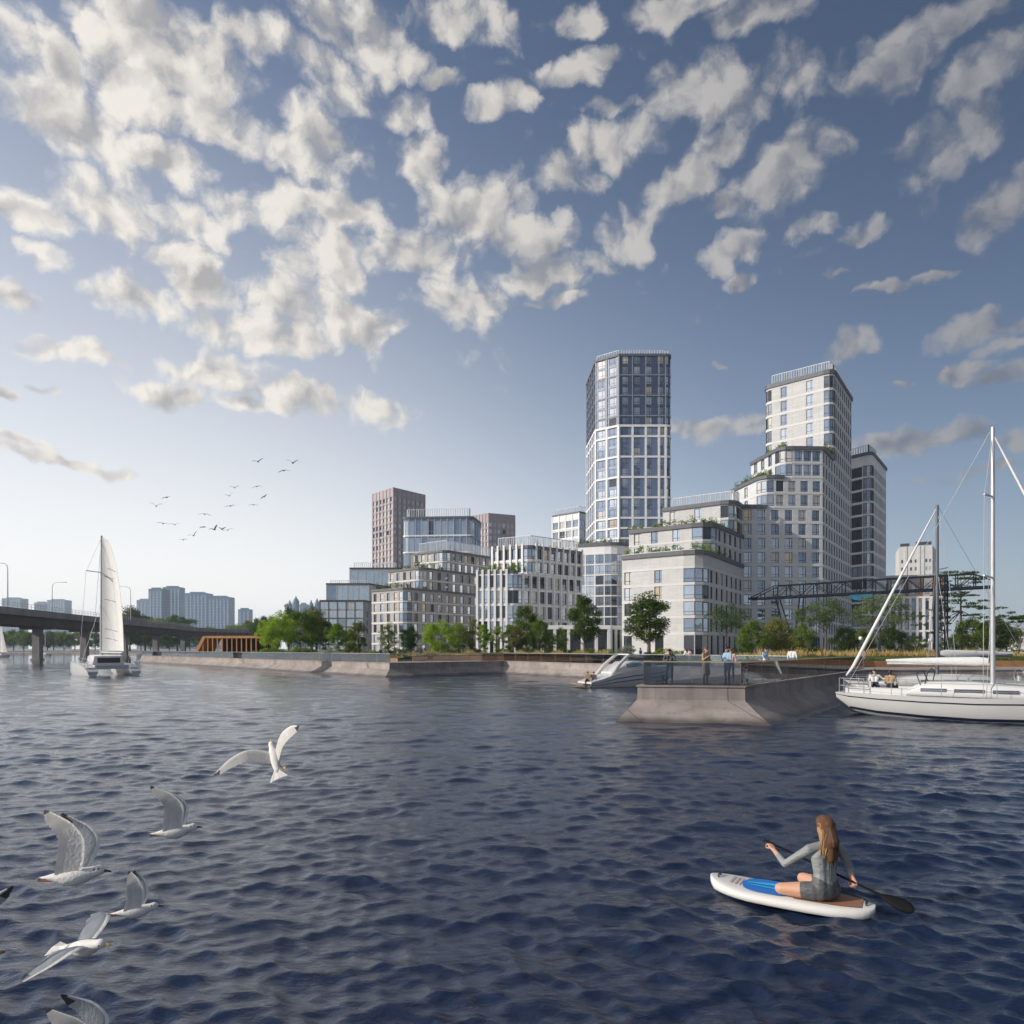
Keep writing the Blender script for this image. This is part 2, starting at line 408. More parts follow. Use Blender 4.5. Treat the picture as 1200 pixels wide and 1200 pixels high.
class Bld:
    def __init__(s, name, label, cat="building", group=None, seed=1, panes=True, frame=FRAME, mix=(30, 22, 30, 13, 5), limit=100):
        s.name = name; s.label = label; s.cat = cat; s.group = group; s.parts = {}; s.wins = []; s.rng = random.Random(seed)
        s.panes = panes; s.frame = frame; s.mix = mix; s.limit = limit; s.org = None
    def part(s, n):
        if n not in s.parts: s.parts[n] = MB()
        return s.parts[n]
    def facade(s, A, B, z0, z1, m, sp):
        """One wall from A to B (left to right seen from outside) with real openings."""
        A = Vector((A[0], A[1], 0)); B = Vector((B[0], B[1], 0)); d = B - A; Ln = d.length
        if Ln < 0.05: return
        d /= Ln; n = Vector((d.y, -d.x, 0)); w = s.part('wall')
        P = lambda u, z, q=0.0: (A + d * u + n * q) + Vector((0, 0, z))
        if not sp:
            w.quad(P(0, z0), P(Ln, z0), P(Ln, z1), P(0, z1), m); return
        rows = sp.get('rows')
        if rows is None:
            f0 = sp.get('f0', z0); nf = sp.get('nf', max(1, int((z1 - f0) / sp['fh']))); rows = [f0 + i * sp['fh'] for i in range(nf)]
        us = sp.get('us')
        if us is None:
            n_ = sp.get('n', 1); mg = sp.get('m', 0.0); us = [mg + (Ln - 2 * mg) * (i + 0.5) / n_ for i in range(n_)]
        else: us = [u * Ln for u in us]
        ww = sp.get('w', 1.5)
        if ww < 0: ww = (Ln - 2 * sp.get('m', 0)) / len(us) + ww          # negative: full bay minus a pier
        sl_, hh = sp.get('s', 0.6), sp.get('h', 2.2); rec = sp.get('rec', 0.22); st = sp.get('style', 'tall')
        z = z0
        for r, zf in enumerate(rows):
            a0, a1 = zf + sl_, zf + sl_ + hh
            if a1 > z1 - 0.02: break
            w.quad(P(0, z), P(Ln, z), P(Ln, a0), P(0, a0), m)
            u = 0.0
            for ux in us:
                l, r_ = ux - ww / 2, ux + ww / 2
                if l < u + 0.01: l = u + 0.01
                if r_ > Ln - 0.01: r_ = Ln - 0.01
                w.quad(P(u, a0), P(l, a0), P(l, a1), P(u, a1), m)
                w.quad(P(l, a0), P(l, a0, -rec), P(l, a1, -rec), P(l, a1), m); w.quad(P(r_, a0, -rec), P(r_, a0), P(r_, a1), P(r_, a1, -rec), m)
                w.quad(P(l, a0), P(r_, a0), P(r_, a0, -rec), P(l, a0, -rec), m); w.quad(P(l, a1, -rec), P(r_, a1, -rec), P(r_, a1), P(l, a1), m)
                c = P((l + r_) / 2, a0, -rec)
                mixw = sp.get('mix', s.mix)
                gi = s.rng.choices(range(5), mixw)[0]
                s.wins.append((c, math.atan2(d.y, d.x), r_ - l, hh, st, gi, n, sp.get('frame', s.frame)))
                u = r_
            w.quad(P(u, a0), P(Ln, a0), P(Ln, a1), P(u, a1), m); z = a1
        w.quad(P(0, z), P(Ln, z), P(Ln, z1), P(0, z1), m)
    def outline(s, items):
        """items: (x, y, spec of the edge that starts here, corner radius, spec of the arc) -> points, specs"""
        pts = []; n = len(items)
        for i, it in enumerate(items):
            x, y, sp = it[:3]; r = it[3] if len(it) > 3 else 0; asp = it[4] if len(it) > 4 else None
            p = Vector((x, y))
            if not r: pts.append((p, sp)); continue
            a = Vector(items[(i - 1) % n][:2]); b = Vector(items[(i + 1) % n][:2])
            ta = (a - p).normalized(); tb = (b - p).normalized(); k = it[5] if len(it) > 5 else 3
            for j in range(k + 1):
                t = j / k; q = (p + ta * r) * (1 - t) ** 2 + p * 2 * t * (1 - t) + (p + tb * r) * t ** 2
                pts.append((q, sp if j == k else asp))
        return [(q.x, q.y) for q, _ in pts], [sp for _, sp in pts]
    def block(s, items, z0, z1, m, roof=True):
        pts, sps = s.outline(items); n = len(pts)
        for i in range(n): s.facade(pts[i], pts[(i + 1) % n], z0, z1, m, sps[i])
        if roof:
            r = s.part('roof#%d' % len(s.parts)); r.add([(x, y, z1) for x, y in pts], (tuple(range(n)),), ROOFM)
        if s.org is None: s.org = Vector((sum(p[0] for p in pts) / n, sum(p[1] for p in pts) / n, z0))
        return pts
    def cornice(s, path, z, h=0.9, out=0.35, m=DGREY, closed=False, part='cornice', inn=0.35):
        h *= 0.78; strip(s.part(part + '#%d' % len(s.parts)), path, z - h * 0.45, z + h * 0.55, out, inn, m, closed)
    def bands(s, path, zs, h=0.32, out=0.07, m=BANDM, closed=False):
        for z in zs: strip(s.part('string_course'), path, z - h / 2, z + h / 2, out, 0.05, m, closed)
    def piers(s, A, B, us, z0, z1, w=0.5, out=0.22, m=WHITE, part='pilaster'):
        A = Vector((A[0], A[1], 0)); B = Vector((B[0], B[1], 0)); Ln = (B - A).length; d = (B - A) / Ln; n = Vector((d.y, -d.x, 0))
        for u in us:
            c = A + d * (u * Ln); M = Matrix(((d.x, -n.x, 0, c.x), (d.y, -n.y, 0, c.y), (0, 0, 1, 0), (0, 0, 0, 1)))
            s.part(part).box((-w / 2, -out, z0), (w / 2, 0.06, z1), m, M)
    def screen(s, path, z, h, step=0.55, closed=False, m=SCREEN, part='roof_screen'):
        """Row of slender vertical slats between two rails on a roof edge."""
        mb = s.part(part + '#%d' % len(s.parts)); n = len(path)
        for k in range(n if closed else n - 1):
            a = Vector((*path[k], 0)); b = Vector((*path[(k + 1) % n], 0)); Ln = (b - a).length; q = max(1, int(Ln / step))
            for zz in (z + 0.15, z + h): mb.bar(a + Vector((0, 0, zz)), b + Vector((0, 0, zz)), 0.12, m)
            for j in range(q + 1):
                p_ = a.lerp(b, j / q); mb.bar(p_ + Vector((0, 0, z - 0.05)), p_ + Vector((0, 0, z + h)), 0.10 if j % 4 else 0.16, m, 0.2 if j % 4 else 0.3)
    def done(s):
        root = empty(s.name, s.org, 0, s.label, s.cat, s.group); off = s.org
        for n, mb in s.parts.items():
            mb.v = [(x - off.x, y - off.y, z - off.z) for x, y, z in mb.v]; mb.obj(n.split('#')[0], root)
        eye = Vector((0, 0, CAMZ))
        def size(w):
            v = eye - w[0]; return -w[2] * w[3] * max(v.normalized().dot(w[6]), 0) / v.length_squared
        s.wins.sort(key=size)
        seen = [w for w in s.wins if size(w) < 0]
        far = MB()
        for i, (c, rz, w, h, st, gi, n, fm) in enumerate(seen):
            w = round(w * 20) / 20; fr, pn = win_meshes(w, h, st, gi, fm)
            if i < s.limit:
                o = link('window', fr, root, c - off, rz)
                if s.panes: link('pane', pn, o)
                else: link('pane', pn, o)
            else:
                M = Matrix.Translation(c - off) @ Matrix.Rotation(rz, 4, 'Z')
                for me, mm in ((fr, fm), (pn, GL[gi])):
                    far.add([M @ v.co for v in me.vertices], [tuple(p.vertices) for p in me.polygons], mm)
        if far.f: tag(far.obj('window', root), kind='stuff')
        return root

# ================================================================== water
def build_water():
    ratio = 1.0042; y = 3.0; ys = [y]
    while y < 4200: y *= ratio if y < 140 else 1.013; ys.append(y)
    ys = np.array(ys); us = np.linspace(-1, 1, 641); us = np.sign(us) * (0.75 * np.abs(us) + 0.25 * np.abs(us) ** 3)
    Y = np.repeat(ys[:, None], len(us), 1); X = us[None, :] * (ys[:, None] * 1.25 + 9)
    X = X.astype(np.float64); sp = np.maximum(np.where(Y < 140, Y * (ratio - 1), Y * .013), (Y * 1.25 + 9) * 0.75 / 320)
    Z = np.zeros_like(X); DX = np.zeros_like(X); DY = np.zeros_like(X)
    rs = np.random.RandomState(7); main = R(258)
    for i in range(110):
        lam = 0.14 * (4.5 / 0.14) ** (i / 109.0) * rs.uniform(0.93, 1.07)
        th = main + rs.normal(0, 0.45); k = 2 * np.pi / lam
        amp = 0.0050 * lam ** 0.58 * (1 + 0.55 * math.exp(-(math.log(lam / 0.45) / 0.5) ** 2)) * rs.uniform(0.5, 1.35) * (1.0 if lam < 0.9 else (0.9 / lam) ** 0.35)
        fade = np.clip((lam / sp - 3.0) / 3.0, 0, 1)
        ph = k * (X * np.cos(th) + Y * np.sin(th)) + rs.uniform(0, 6.28)
        # patches of rougher and calmer water
        mod = 0.72 + 0.5 * np.sin(X * 0.11 * np.cos(i) + Y * 0.13 * np.sin(i * 1.7) + i)
        Z += fade * amp * mod * np.cos(ph); ch = 1.0
        DX -= fade * amp * mod * ch * np.cos(th) * np.sin(ph); DY -= fade * amp * mod * ch * np.sin(th) * np.sin(ph)
    # ripples spreading from the paddle board
    q = np.hypot((X - 3.5) * .75 + (Y - 8.6) * .45, (Y - 8.6) * 1.0 - (X - 3.5) * .35); Z += 0.012 * np.cos(9.5 * q + .6 * np.sin(X * 5)) * np.exp(-((q - .9) / .75) ** 2) * (sp < .2)
    V = np.stack([X + DX, Y + DY, Z], -1).reshape(-1, 3)
    nr, nc = X.shape; idx = np.arange(nr * nc).reshape(nr, nc)
    Q = np.stack([idx[:-1, :-1], idx[:-1, 1:], idx[1:, 1:], idx[1:, :-1]], -1).reshape(-1, 4)
    # the river goes on to both sides and behind the viewer
    e = np.array([[-6000, -400, -.12], [6000, -400, -.12], [6000, 3.6, -.12], [-6000, 3.6, -.12],
                  [-6000, 4200, -.12], [-3000, 4200, -.12], [6000, 4200, -.12], [3000, 4200, -.12], [-9.5, 2.7, -.12], [9.5, 2.7, -.12]])
    b0 = len(V); V = np.vstack([V, e])
    me = bpy.data.meshes.new("water"); extra = [(b0, b0+1, b0+2, b0+9), (b0, b0+9, b0+8), (b0, b0+8, b0+3), (b0+3, b0+8, b0+5, b0+4), (b0+9, b0+2, b0+6, b0+7)]
    nq = len(Q); loops = np.concatenate([Q.ravel()] + [np.array(f) for f in extra])
    tot = np.concatenate([np.full(nq, 4), np.array([len(f) for f in extra])]); st = np.concatenate([[0], np.cumsum(tot)[:-1]])
    me.vertices.add(len(V)); me.vertices.foreach_set('co', V.astype(np.float32).ravel())
    me.loops.add(len(loops)); me.loops.foreach_set('vertex_index', loops.astype(np.int32))
    me.polygons.add(len(tot)); me.polygons.foreach_set('loop_start', st.astype(np.int32)); me.polygons.foreach_set('loop_total', tot.astype(np.int32))
    me.polygons.foreach_set('use_smooth', np.ones(len(tot), bool)); me.update(calc_edges=True); me.validate()
    m = bpy.data.materials.new("river water"); m.use_nodes = True; k = G(m.node_tree); bs = m.node_tree.nodes['Principled BSDF']
    pos = k.node('ShaderNodeNewGeometry').outputs['Position']
    q = k.v('MULTIPLY', pos, (0.85, 1.25, 1.0))
    h = k.m('ADD', k.m('MULTIPLY', k.noise(q, 1.3, 5, 0.6, 0.3), 0.10), k.m('MULTIPLY', k.noise(q, 7.0, 5, 0.66, 0.4), 0.055))
    bn = k.node('ShaderNodeBump'); bn.inputs['Strength'].default_value = 1.0; bn.inputs['Distance'].default_value = 0.26
    k.put(bn.inputs['Height'], h); m.node_tree.links.new(bn.outputs[0], bs.inputs['Normal'])
    murk = k.ramp(k.noise(pos, 0.35, 3), 0.4, 0.7)
    k.put(bs.inputs['Base Color'], k.mix(murk, (0.007, 0.017, 0.052, 1), (0.011, 0.023, 0.056, 1)))
    bs.inputs['Roughness'].default_value = 0.02; bs.inputs['IOR'].default_value = 1.38; bs.inputs['Specular IOR Level'].default_value = 1.0
    me.materials.append(m)
    tag(link("water", me), kind='structure')
build_water()

# ================================================================== land
LZ = 1.55                                        # level of the quays
T = [(-1600, 470), (-150, 470), (-106, 300), (-88, 162), (-14, 78), (-1.2, 90.5), (22, 53.5), (6.4, 32.4), (5.65, 30.7), (10.2, 29.9), (10.75, 30.5), (27.4, 52.8), (80, 57), (190, 30), (600, 20)]
PAVE = mat("esplanade paving", (0.34, 0.31, 0.285), 0.85, var=0.12, vscale=0.8, var2=0.1)
mb = MB(); mb.add([(x, y, LZ) for x, y in T + [(3000, 20), (3000, 4000), (-1600, 4000)]], (tuple(range(len(T) + 3)),), PAVE)
tag(mb.obj("ground"), kind='structure')
CONC = mat("quay concrete", (0.335, 0.292, 0.268), 0.85, var=0.16, vscale=0.9, bump=0.35, bscale=6, var2=0.22, v2scale=0.35, stretch=(1, 1, 1.8))
def stain_concrete():
    """Damp band above the waterline and rain runs on the embankment concrete."""
    k = G(CONC.node_tree); bs = CONC.node_tree.nodes['Principled BSDF']; src = bs.inputs['Base Color'].links[0].from_socket
    pos = k.node('ShaderNodeNewGeometry').outputs['Position']; s = k.node('ShaderNodeSeparateXYZ'); k.put(s.inputs[0], pos)
    run = k.ramp(k.noise(k.v('MULTIPLY', pos, (2.2, 2.2, 0.12)), 1.0, 5, 0.7), 0.45, 0.75, 1.0, 0.72)
    edge = k.m('ADD', s.outputs[2], k.m('MULTIPLY', k.noise(pos, 0.8, 3), 0.35))
    wet = k.ramp(edge, 0.22, 0.52, 0.36, 1.0)
    jn = k.m('PINGPONG', k.m('ADD', k.m('MULTIPLY', s.outputs[0], 0.8), k.m('MULTIPLY', s.outputs[1], 0.6)), 1.6)
    jt = k.ramp(jn, 0.0, 0.035, 0.45, 1.0)
    f = k.m('MULTIPLY', k.m('MULTIPLY', run, wet), jt)
    k.put(bs.inputs['Base Color'], k.mix(1.0, src, k.comb(f, f, f), 'MULTIPLY'))
    k.put(bs.inputs['Roughness'], k.ramp(edge, 0.16, 0.46, 0.35, 0.85))
stain_concrete()
PROF = [(-0.5, LZ + 0.006), (0.06, LZ + 0.006), (0.06, LZ - 0.06), (0.0, LZ - 0.07), (0.02, 0.92), (0.06, 0.86), (0.75, 0.42), (1.35, 0.10), (1.9, -0.25), (2.6, -0.75)]
def quay(path_pts, i0, i1, name, label, cat, soft={}):
    mb = MB(); rows = [[tuple(Vector(path_pts[q]).lerp(Vector(v), soft.get(q, 1.0) if o > 0.1 else 1.0)) for q, v in enumerate(offset_poly(path_pts, o, False))][i0:i1 + 1] for o, _ in PROF]
    n = i1 - i0 + 1
    for r in range(len(PROF) - 1):
        for j in range(n - 1):
            a, b, c_, d_ = rows[r][j], rows[r][j+1], rows[r+1][j+1], rows[r+1][j]
            mb.quad((*a, PROF[r][1]), (*d_, PROF[r+1][1]), (*c_, PROF[r+1][1]), (*b, PROF[r][1]), CONC)
    return tag(mb.obj(name), label, cat)
quay(T, 0, 3, "river_bank_wall", "low concrete bank wall running under the road bridge", "embankment")
quay(T, 3, 6, "quay_wall", "long sloped brownish concrete quay wall with a corner, below the trees and stepped blocks", "embankment")
quay(T, 6, 11, "pier_wall", "sloped concrete head of the pier with a lit front and shaded flank", "pier", {7: .35, 8: .5})
quay(T, 11, 14, "marina_wall", "sloped concrete quay wall behind the moored yacht", "embankment")

# lawn, planters, grass
LAWN = mat("lawn", (0.075, 0.105, 0.03), 0.95, var=0.35, vscale=1.5, var2=0.25, bump=0.6, bscale=30)
CORTEN = mat("rusty steel planter", (0.42, 0.215, 0.10), 0.8, var=0.25, vscale=2.0, var2=0.2)
def planter(path, depth, z1, name, label, mound=0.35):
    """Low corten-edged planting bed whose front edge follows PATH."""
    mb = MB(); strip(mb, path, LZ - 0.05, z1, 0.0, 0.06, CORTEN)
    root = empty(name, (0, 0, 0), 0, label, "planter")
    mb.obj("edging", root)
    b = MB(); n = len(path); offs = [0.06, depth * 0.15, depth * 0.5, depth]; zz = [z1 - 0.06, z1 + mound * 0.6, z1 + mound, LZ - 0.1]
    rows = [offset_poly(path, -o, False) for o in offs]
    for r in range(3):
        for j in range(n - 1): b.quad((*rows[r][j], zz[r]), (*rows[r][j+1], zz[r]), (*rows[r+1][j+1], zz[r+1]), (*rows[r+1][j], zz[r+1]), LAWN)
    b.obj("soil_bed", root)
    return root
def inset(i0, i1, dd): return offset_poly(T, -dd, False)[i0:i1 + 1]
P_LEFT = [(-80, 160.5), (-14.5, 86.5)]
P_MID = [(-12.6, 86.8), (-2.2, 97.5), (9.5, 80)]
P_RIGHT = [(10.3, 79.0), (24.2, 58.6)]
planter(P_LEFT, 14, LZ + 0.45, "planting_bed", "low planted bed along the left quay walk, full of dry grass")
planter(P_MID, 14, LZ + 0.62, "planting_bed", "rust coloured steel planter along the inner corner of the quay")
planter(P_RIGHT, 16, LZ + 0.45, "planting_bed", "green planted bed in front of the cream stepped block")
P_PIER = [(26.6, 58.5), (32, 60.5), (52, 62.5)]
planter(P_PIER, 13, LZ + 0.55, "planting_bed", "grassy bank with rusty edging beside the pier")
P_FAR = [(56, 63), (110, 60)]
planter(P_FAR, 13, LZ + 0.5, "planting_bed", "grass bed behind the slatted steps at the far right")

def grass_patch(name, zones, col, col2, n, h, seed, label=None):
    rs = random.Random(seed); m = leaf_mat(name + " blades", col, col2, 0.25); mb = MB()
    tot = sum(z[2] for z in zones)
    for (path, depth, wt, z) in zones:
        rows = offset_poly(path, -depth, False); Ls = [(Vector(path[j+1]) - Vector(path[j])).length for j in range(len(path)-1)]
        for _ in range(int(n * wt / tot)):
            j = rs.choices(range(len(Ls)), Ls)[0]; t = rs.random(); dd = rs.random() ** 1.3
            a = Vector(path[j]).lerp(Vector(path[j+1]), t); b = Vector(rows[j]).lerp(Vector(rows[j+1]), t); p_ = a.lerp(b, dd)
            hh = h * rs.uniform(0.5, 1.2) * (0.45 + 0.75 * math.sin(p_.x * 0.37 + p_.y * 0.2) ** 2 * math.sin(p_.x * 1.3) ** 2); an = rs.uniform(0, 6.28); w = rs.uniform(0.03, 0.07)
            lx, ly = rs.gauss(0, 0.22) * hh, rs.gauss(0, 0.22) * hh; cx, cy = math.cos(an) * w, math.sin(an) * w
            mb.add([(p_.x - cx, p_.y - cy, z), (p_.x + cx, p_.y + cy, z), (p_.x + lx, p_.y + ly, z + hh)], ((0, 1, 2),), m)
    return tag(mb.obj(name), kind='stuff')
mb = MB(); mb.add([(x, y, LZ + .012) for x, y in ((6.75, 33.0), (5.95, 31.1), (10.05, 30.35), (10.4, 30.8), (26.3, 52.3), (22.9, 53.8))], ((0, 1, 2, 3, 4, 5),), mat('reddish deck planks', (.24, .155, .12), .75, var=.25, vscale=1.2, stretch=(4, .4, 1)))
tag(mb.obj('pier_deck'), kind='structure')
grass_patch("dry_grass", [(offset_poly(P_LEFT, -0.4, False), 5, 2, LZ + 0.5), (offset_poly(P_MID, -0.3, False), 4, 2.5, LZ + 0.7),
                          (offset_poly(P_PIER, -5, False), 7, 2.4, LZ + 0.9)], (0.42, 0.30, 0.13), (0.55, 0.43, 0.2), 16000, 0.75, 3)
grass_patch("green_grass", [(offset_poly(P_RIGHT, -0.2, False), 6, 2, LZ + 0.5), (offset_poly(P_PIER, -0.2, False), 5, 2.4, LZ + 0.6), (offset_poly(P_FAR, -0.2, False), 6, 2, LZ + 0.6),
                            (offset_poly(P_MID, -0.2, False), 3, 1.2, LZ + 0.6)], (0.07, 0.11, 0.03), (0.15, 0.19, 0.05), 12000, 0.4, 4)
# ================================================================== stepped waterfront complex (right)
GR = 6.1                                          # top of the ground storeys
def rows(z0, z1, fh): return [z0 + i * fh for i in range(int((z1 - z0) / fh + 0.02))]
FH = 3.2
narrow = dict(w=1.35, s=0.45, h=2.4, style='slim', mix=(22, 36, 34, 6, 2))
b = Bld("stepped_apartment_block", "large cream and grey apartment complex with stepped planted terraces and a slim tower", seed=11)
lf = lambda us, z0, z1, **k: dict(us=us, w=1.55, s=0.5, h=2.45, style='tall', rows=rows(z0, z1, FH), mix=(48, 30, 10, 10, 2), **k)
arc = lambda z0, z1: dict(n=1, w=-0.10, s=0.35, h=2.6, style='curve', rows=rows(z0, z1, FH), rec=0.08, mix=(52, 24, 10, 12, 2))
rf = lambda n, z0, z1, **k: dict(n=n, rows=rows(z0, z1, FH), **{**narrow, **k})
# ground storey of the wing
wing = [(22.5, 139.6, dict(us=[.10, .62], w=1.8, s=0.3, h=3.9, rows=[LZ], style='wide', mix=(6, 14, 80, 0, 0))),
        (36.2, 129.7, dict(n=6, w=1.5, s=0.3, h=3.9, rows=[LZ], style='slim', mix=(6, 20, 74, 0, 0)), 3.8, dict(n=1, w=-0.25, s=0.3, h=3.9, rows=[LZ], style='curve', mix=(10, 30, 60, 0, 0), rec=0.1)),
        (52, 154, None), (40, 166, None)]
w0 = b.block(wing, LZ, GR, CREAM, roof=False)
def wing_lv(A, Cc, K, z0, z1, us, nr, r=3.8):
    bk = (A[0] + 15.5, A[1] + 24)
    items = [(*A, lf(us, z0, z1)), (*Cc, rf(nr, z0, z1), r, arc(z0, z1)), (*K, None), (*bk, None)]
    pts = b.block(items, z0, z1, CREAM)
    return pts
A0, C0, K = (22.5, 139.6), (36.2, 129.7), (52, 154)
p1 = wing_lv(A0, C0, K, GR, 21.7, [.10, .60], 7)
b.bands(p1[:6], [GR + i * FH for i in range(6)], 0.45, 0.06)
b.cornice(p1[:7], 21.7, 1.1); 
p2 = wing_lv((25.3, 147.6), (39.8, 137.2), K, 21.7, 28.3, [.14, .42, .76], 5)
b.bands(p2[:6], [25.2], 0.4, 0.06); b.cornice(p2[:7], 28.3, 1.1)
p3 = wing_lv((34.8, 157.5), (48.1, 147.9), K, 28.3, 35.1, [.18, .62], 3, 3.0)
b.bands(p3[:6], [31.6], 0.4, 0.06); b.cornice(p3[:7], 35.1, 1.1)
b.screen([(37.5, 159), (49, 151.0), (51, 153.5)], 35.5, 2.6)
# main slab: steps up to the right, tower at the back
M_, N_ = (70.5, 155.0), (91.5, 184.0)
fr = lambda n, z0, z1, m=0.0: dict(n=n, w=1.75, s=0.45, h=2.4, style='tall', rows=rows(z0, z1, FH), m=m, mix=(46, 32, 6, 13, 3))
ground_f = dict(n=6, w=1.9, s=0.3, h=3.9, rows=[LZ], style='wide', mix=(6, 14, 80, 0, 0))
back = [(75, 197, None), (55, 180, None)]
b.block([(51.6, 154.0, ground_f), (*M_, dict(n=12, w=1.5, s=0.3, h=3.9, rows=[LZ], style='slim', mix=(6, 24, 70, 0, 0))), (*N_, None)] + back, LZ, GR, CREAMS, False)
s1 = b.block([(51.6, 154.0, fr(6, GR, 35.1)), (*M_, rf(12, GR, 35.1)), (*N_, None)] + back, GR, 35.1, CREAMS)
b.bands([s1[0], s1[1], s1[2]], [GR + i * FH for i in range(9)], 0.42, 0.07)
b.cornice([K, (57.5, 154.3)], 35.2, 1.1)
c2 = (56.6, 154.25)
s2 = b.block([(54.2, 168.7, lf([.22, .6], 35.1, 42.0)), (*c2, fr(4, 35.1, 42.0), 2.6, arc(35.1, 42.0)), (*M_, rf(12, 35.1, 42.0)), (*N_, None), (75, 197, None)], 35.1, 42.0, CREAMS)
b.bands(s2[:7], [35.1, 38.4], 0.42, 0.07); b.cornice(s2[:5] + [(61.6, 154.5)], 42.0, 1.0)
c3 = (60.9, 154.5)
s3 = b.block([(58.9, 168.2, lf([.2, .5, .8], 42.0, 48.6)), (*c3, fr(3, 42.0, 48.6, 0.4), 2.6, arc(42.0, 48.6)), (*M_, rf(12, 42.0, 48.6)), (*N_, None), (75, 197, None)], 42.0, 48.6, CREAMS)
b.bands(s3[:7], [42.0, 45.3], 0.42, 0.07); b.cornice(s3[:6] + [(77.2, 164.3)], 48.6, 1.0)
FT = 3.5; trow = rows(48.7, 69.8, FT)
tf = dict(us=[.24, .74], w=1.6, s=0.5, h=2.6, style='tall', rows=trow, mix=(50, 32, 8, 10, 0))
tarc = dict(n=1, w=-0.10, s=0.4, h=2.8, style='curve', rows=trow, rec=0.08, mix=(52, 24, 10, 12, 2))
tw = [(65.0, 176.0, tf, 2.0, tarc), (77.5, 164.7, dict(n=8, rows=trow, **narrow), 2.2, tarc), (*N_, None), (79.4, 195.0, None)]
s4 = b.block(tw, 48.6, 70.2, CREAM)
b.bands(s4[:9], [48.7 + i * FT for i in range(1, 7)], 0.45, 0.05); b.cornice(s4, 70.3, 1.3, closed=True)
b.screen([(67.2, 176.2), (77.8, 167.3), (79.8, 169.5), (90, 183.5)], 70.9, 2.7, 0.6)
b.done()

# ================================================================== grid tower (centre)
b = Bld("glass_grid_tower", "tallest tower, dark topped with white grid of pilasters below and rounded corners", seed=5, limit=100)
TH = 98.2; TF = 3.3; Z0 = 2.4
tr = [Z0 + i * TF for i in range(29)]
gw = dict(w=1.95, s=0.62, h=2.5, style='tall', rows=tr, rec=0.15, mix=(40, 44, 6, 6, 4))
tower = [(26.9, 246, {**gw, 'n': 5}), (27.7, 226, {**gw, 'n': 2, 'w': 2.6}), (34.5, 221, {**gw, 'us': [.14, .39, .64, .89]}),
         (51.6, 221, {**gw, 'n': 5}, 1.9, dict(n=1, w=-.12, s=0.4, h=2.7, style='curve', rows=tr, rec=0.06, mix=(50, 40, 5, 5, 0))), (52.5, 246, None)]
ZS = Z0 + 22 * TF + 0.3                                          # above this the frame turns dark
NAVY3 = mat('grey blue frame', (.26, .29, .34), .5, var=.06)
hi = [z for z in tr if z > ZS - 0.4]
def upper(sp): return {**sp, 'rows': hi} if sp else None
t1 = b.block(tower, Z0, ZS, NAVY2, roof=False); t2 = b.block([(x[0], x[1], upper(x[2])) + ((x[3], upper(x[4])) if len(x) > 3 else ()) for x in tower], ZS, TH, NAVY)
for (z0, z1, m, wd, out) in ((Z0, ZS, WHITE, 0.62, 0.28), (ZS, TH, NAVY3, 0.26, 0.2)):
    b.piers(tower[0], tower[1], [0.02, .2, .4, .6, .8], z0, z1, wd, out, m); b.piers(tower[1], tower[2], [0.0, .5, 1.0], z0, z1, wd, out, m)
    b.piers(tower[2], (51.6, 221), [0.01, .265, .515, .765, .89], z0, z1, wd, out, m)
lowz = [Z0 + i * TF + 0.2 for i in range(0, 13)] + [Z0 + i * TF + 0.2 for i in range(13, 23, 2)]
b.bands(t1[:9], lowz, 0.62, 0.24, WHITE); b.bands(t1[:9], [Z0 + i * TF + 0.25 for i in range(23, 29, 2)], 0.3, 0.16, NAVY3)
b.bands(t1[:9], [ZS], 0.7, 0.3, WHITE)
b.cornice(t1, TH, 0.9, 0.3, DGREY, True); b.screen(offset_poly(t1, -0.6)[:9], TH + 0.3, 1.5, 0.8)
# podium with curved glazed corner and lit balconies
prow = [Z0 + 4 + i * 3.25 for i in range(9)]
pg = dict(w=-0.45, s=0.3, h=2.75, style='grid', rows=prow, rec=0.1, mix=(62, 26, 4, 8, 0)); pb = dict(w=-0.5, s=0.3, h=2.7, style='grid', rows=prow, rec=0.5, mix=(4, 10, 36, 20, 30))
pod = [(20, 214, {**pg, 'n': 3}), (31.5, 209.5, {**pb, 'n': 3}, 3.2, {**pg, 'n': 1, 'w': -0.15}), (39.5, 214, {**pb, 'n': 2}), (41, 222, None), (21, 232, None)]
pp = b.block(pod, LZ, 35.2, WHITE); b.bands(pp[:7], [z + 0.1 for z in prow], 0.35, 0.12, WHITE); b.cornice(pp[:7], 35.4, 1.3)
b.org = Vector((36, 228, Z0)); b.done()

# ================================================================== pilaster block (centre left)
b = Bld("pilaster_apartment_block", "grey white apartment block with tall pilasters and dark windows behind the colonnade", seed=8, frame=FRAME, mix=(16, 18, 44, 18, 4))
pr = rows(LZ, 20.2, 3.7); q = dict(w=1.35, s=0.55, h=2.85, style='slim')
lo = [(-8.0, 154.8, dict(n=5, rows=rows(GR, 19.9, 3.45), **{**q, 'mix': (18, 20, 58, 4, 0)})), (0.9, 152.6, dict(n=8, rows=rows(GR, 19.9, 3.45), **q), 2.0, dict(n=1, w=-.1, s=.4, h=2.9, style='curve', rows=rows(GR, 19.9, 3.45), rec=.08, mix=(70, 20, 5, 5, 0))),
      (17, 166, None), (10, 176, None), (-6, 174, None)]
g0 = [(x[0], x[1], dict(n=4 if i == 0 else 6, w=1.4, s=0.3, h=3.8, rows=[LZ], style='slim', mix=(10, 20, 70, 0, 0)) if i < 2 else None) for i, x in enumerate(lo)]
b.block(g0, LZ, GR, CREAMS, False); l1 = b.block(lo, GR, 20.1, CREAMS)
hr = rows(20.1, 26.6, 3.1); q2 = {**q, 'h': 2.3}
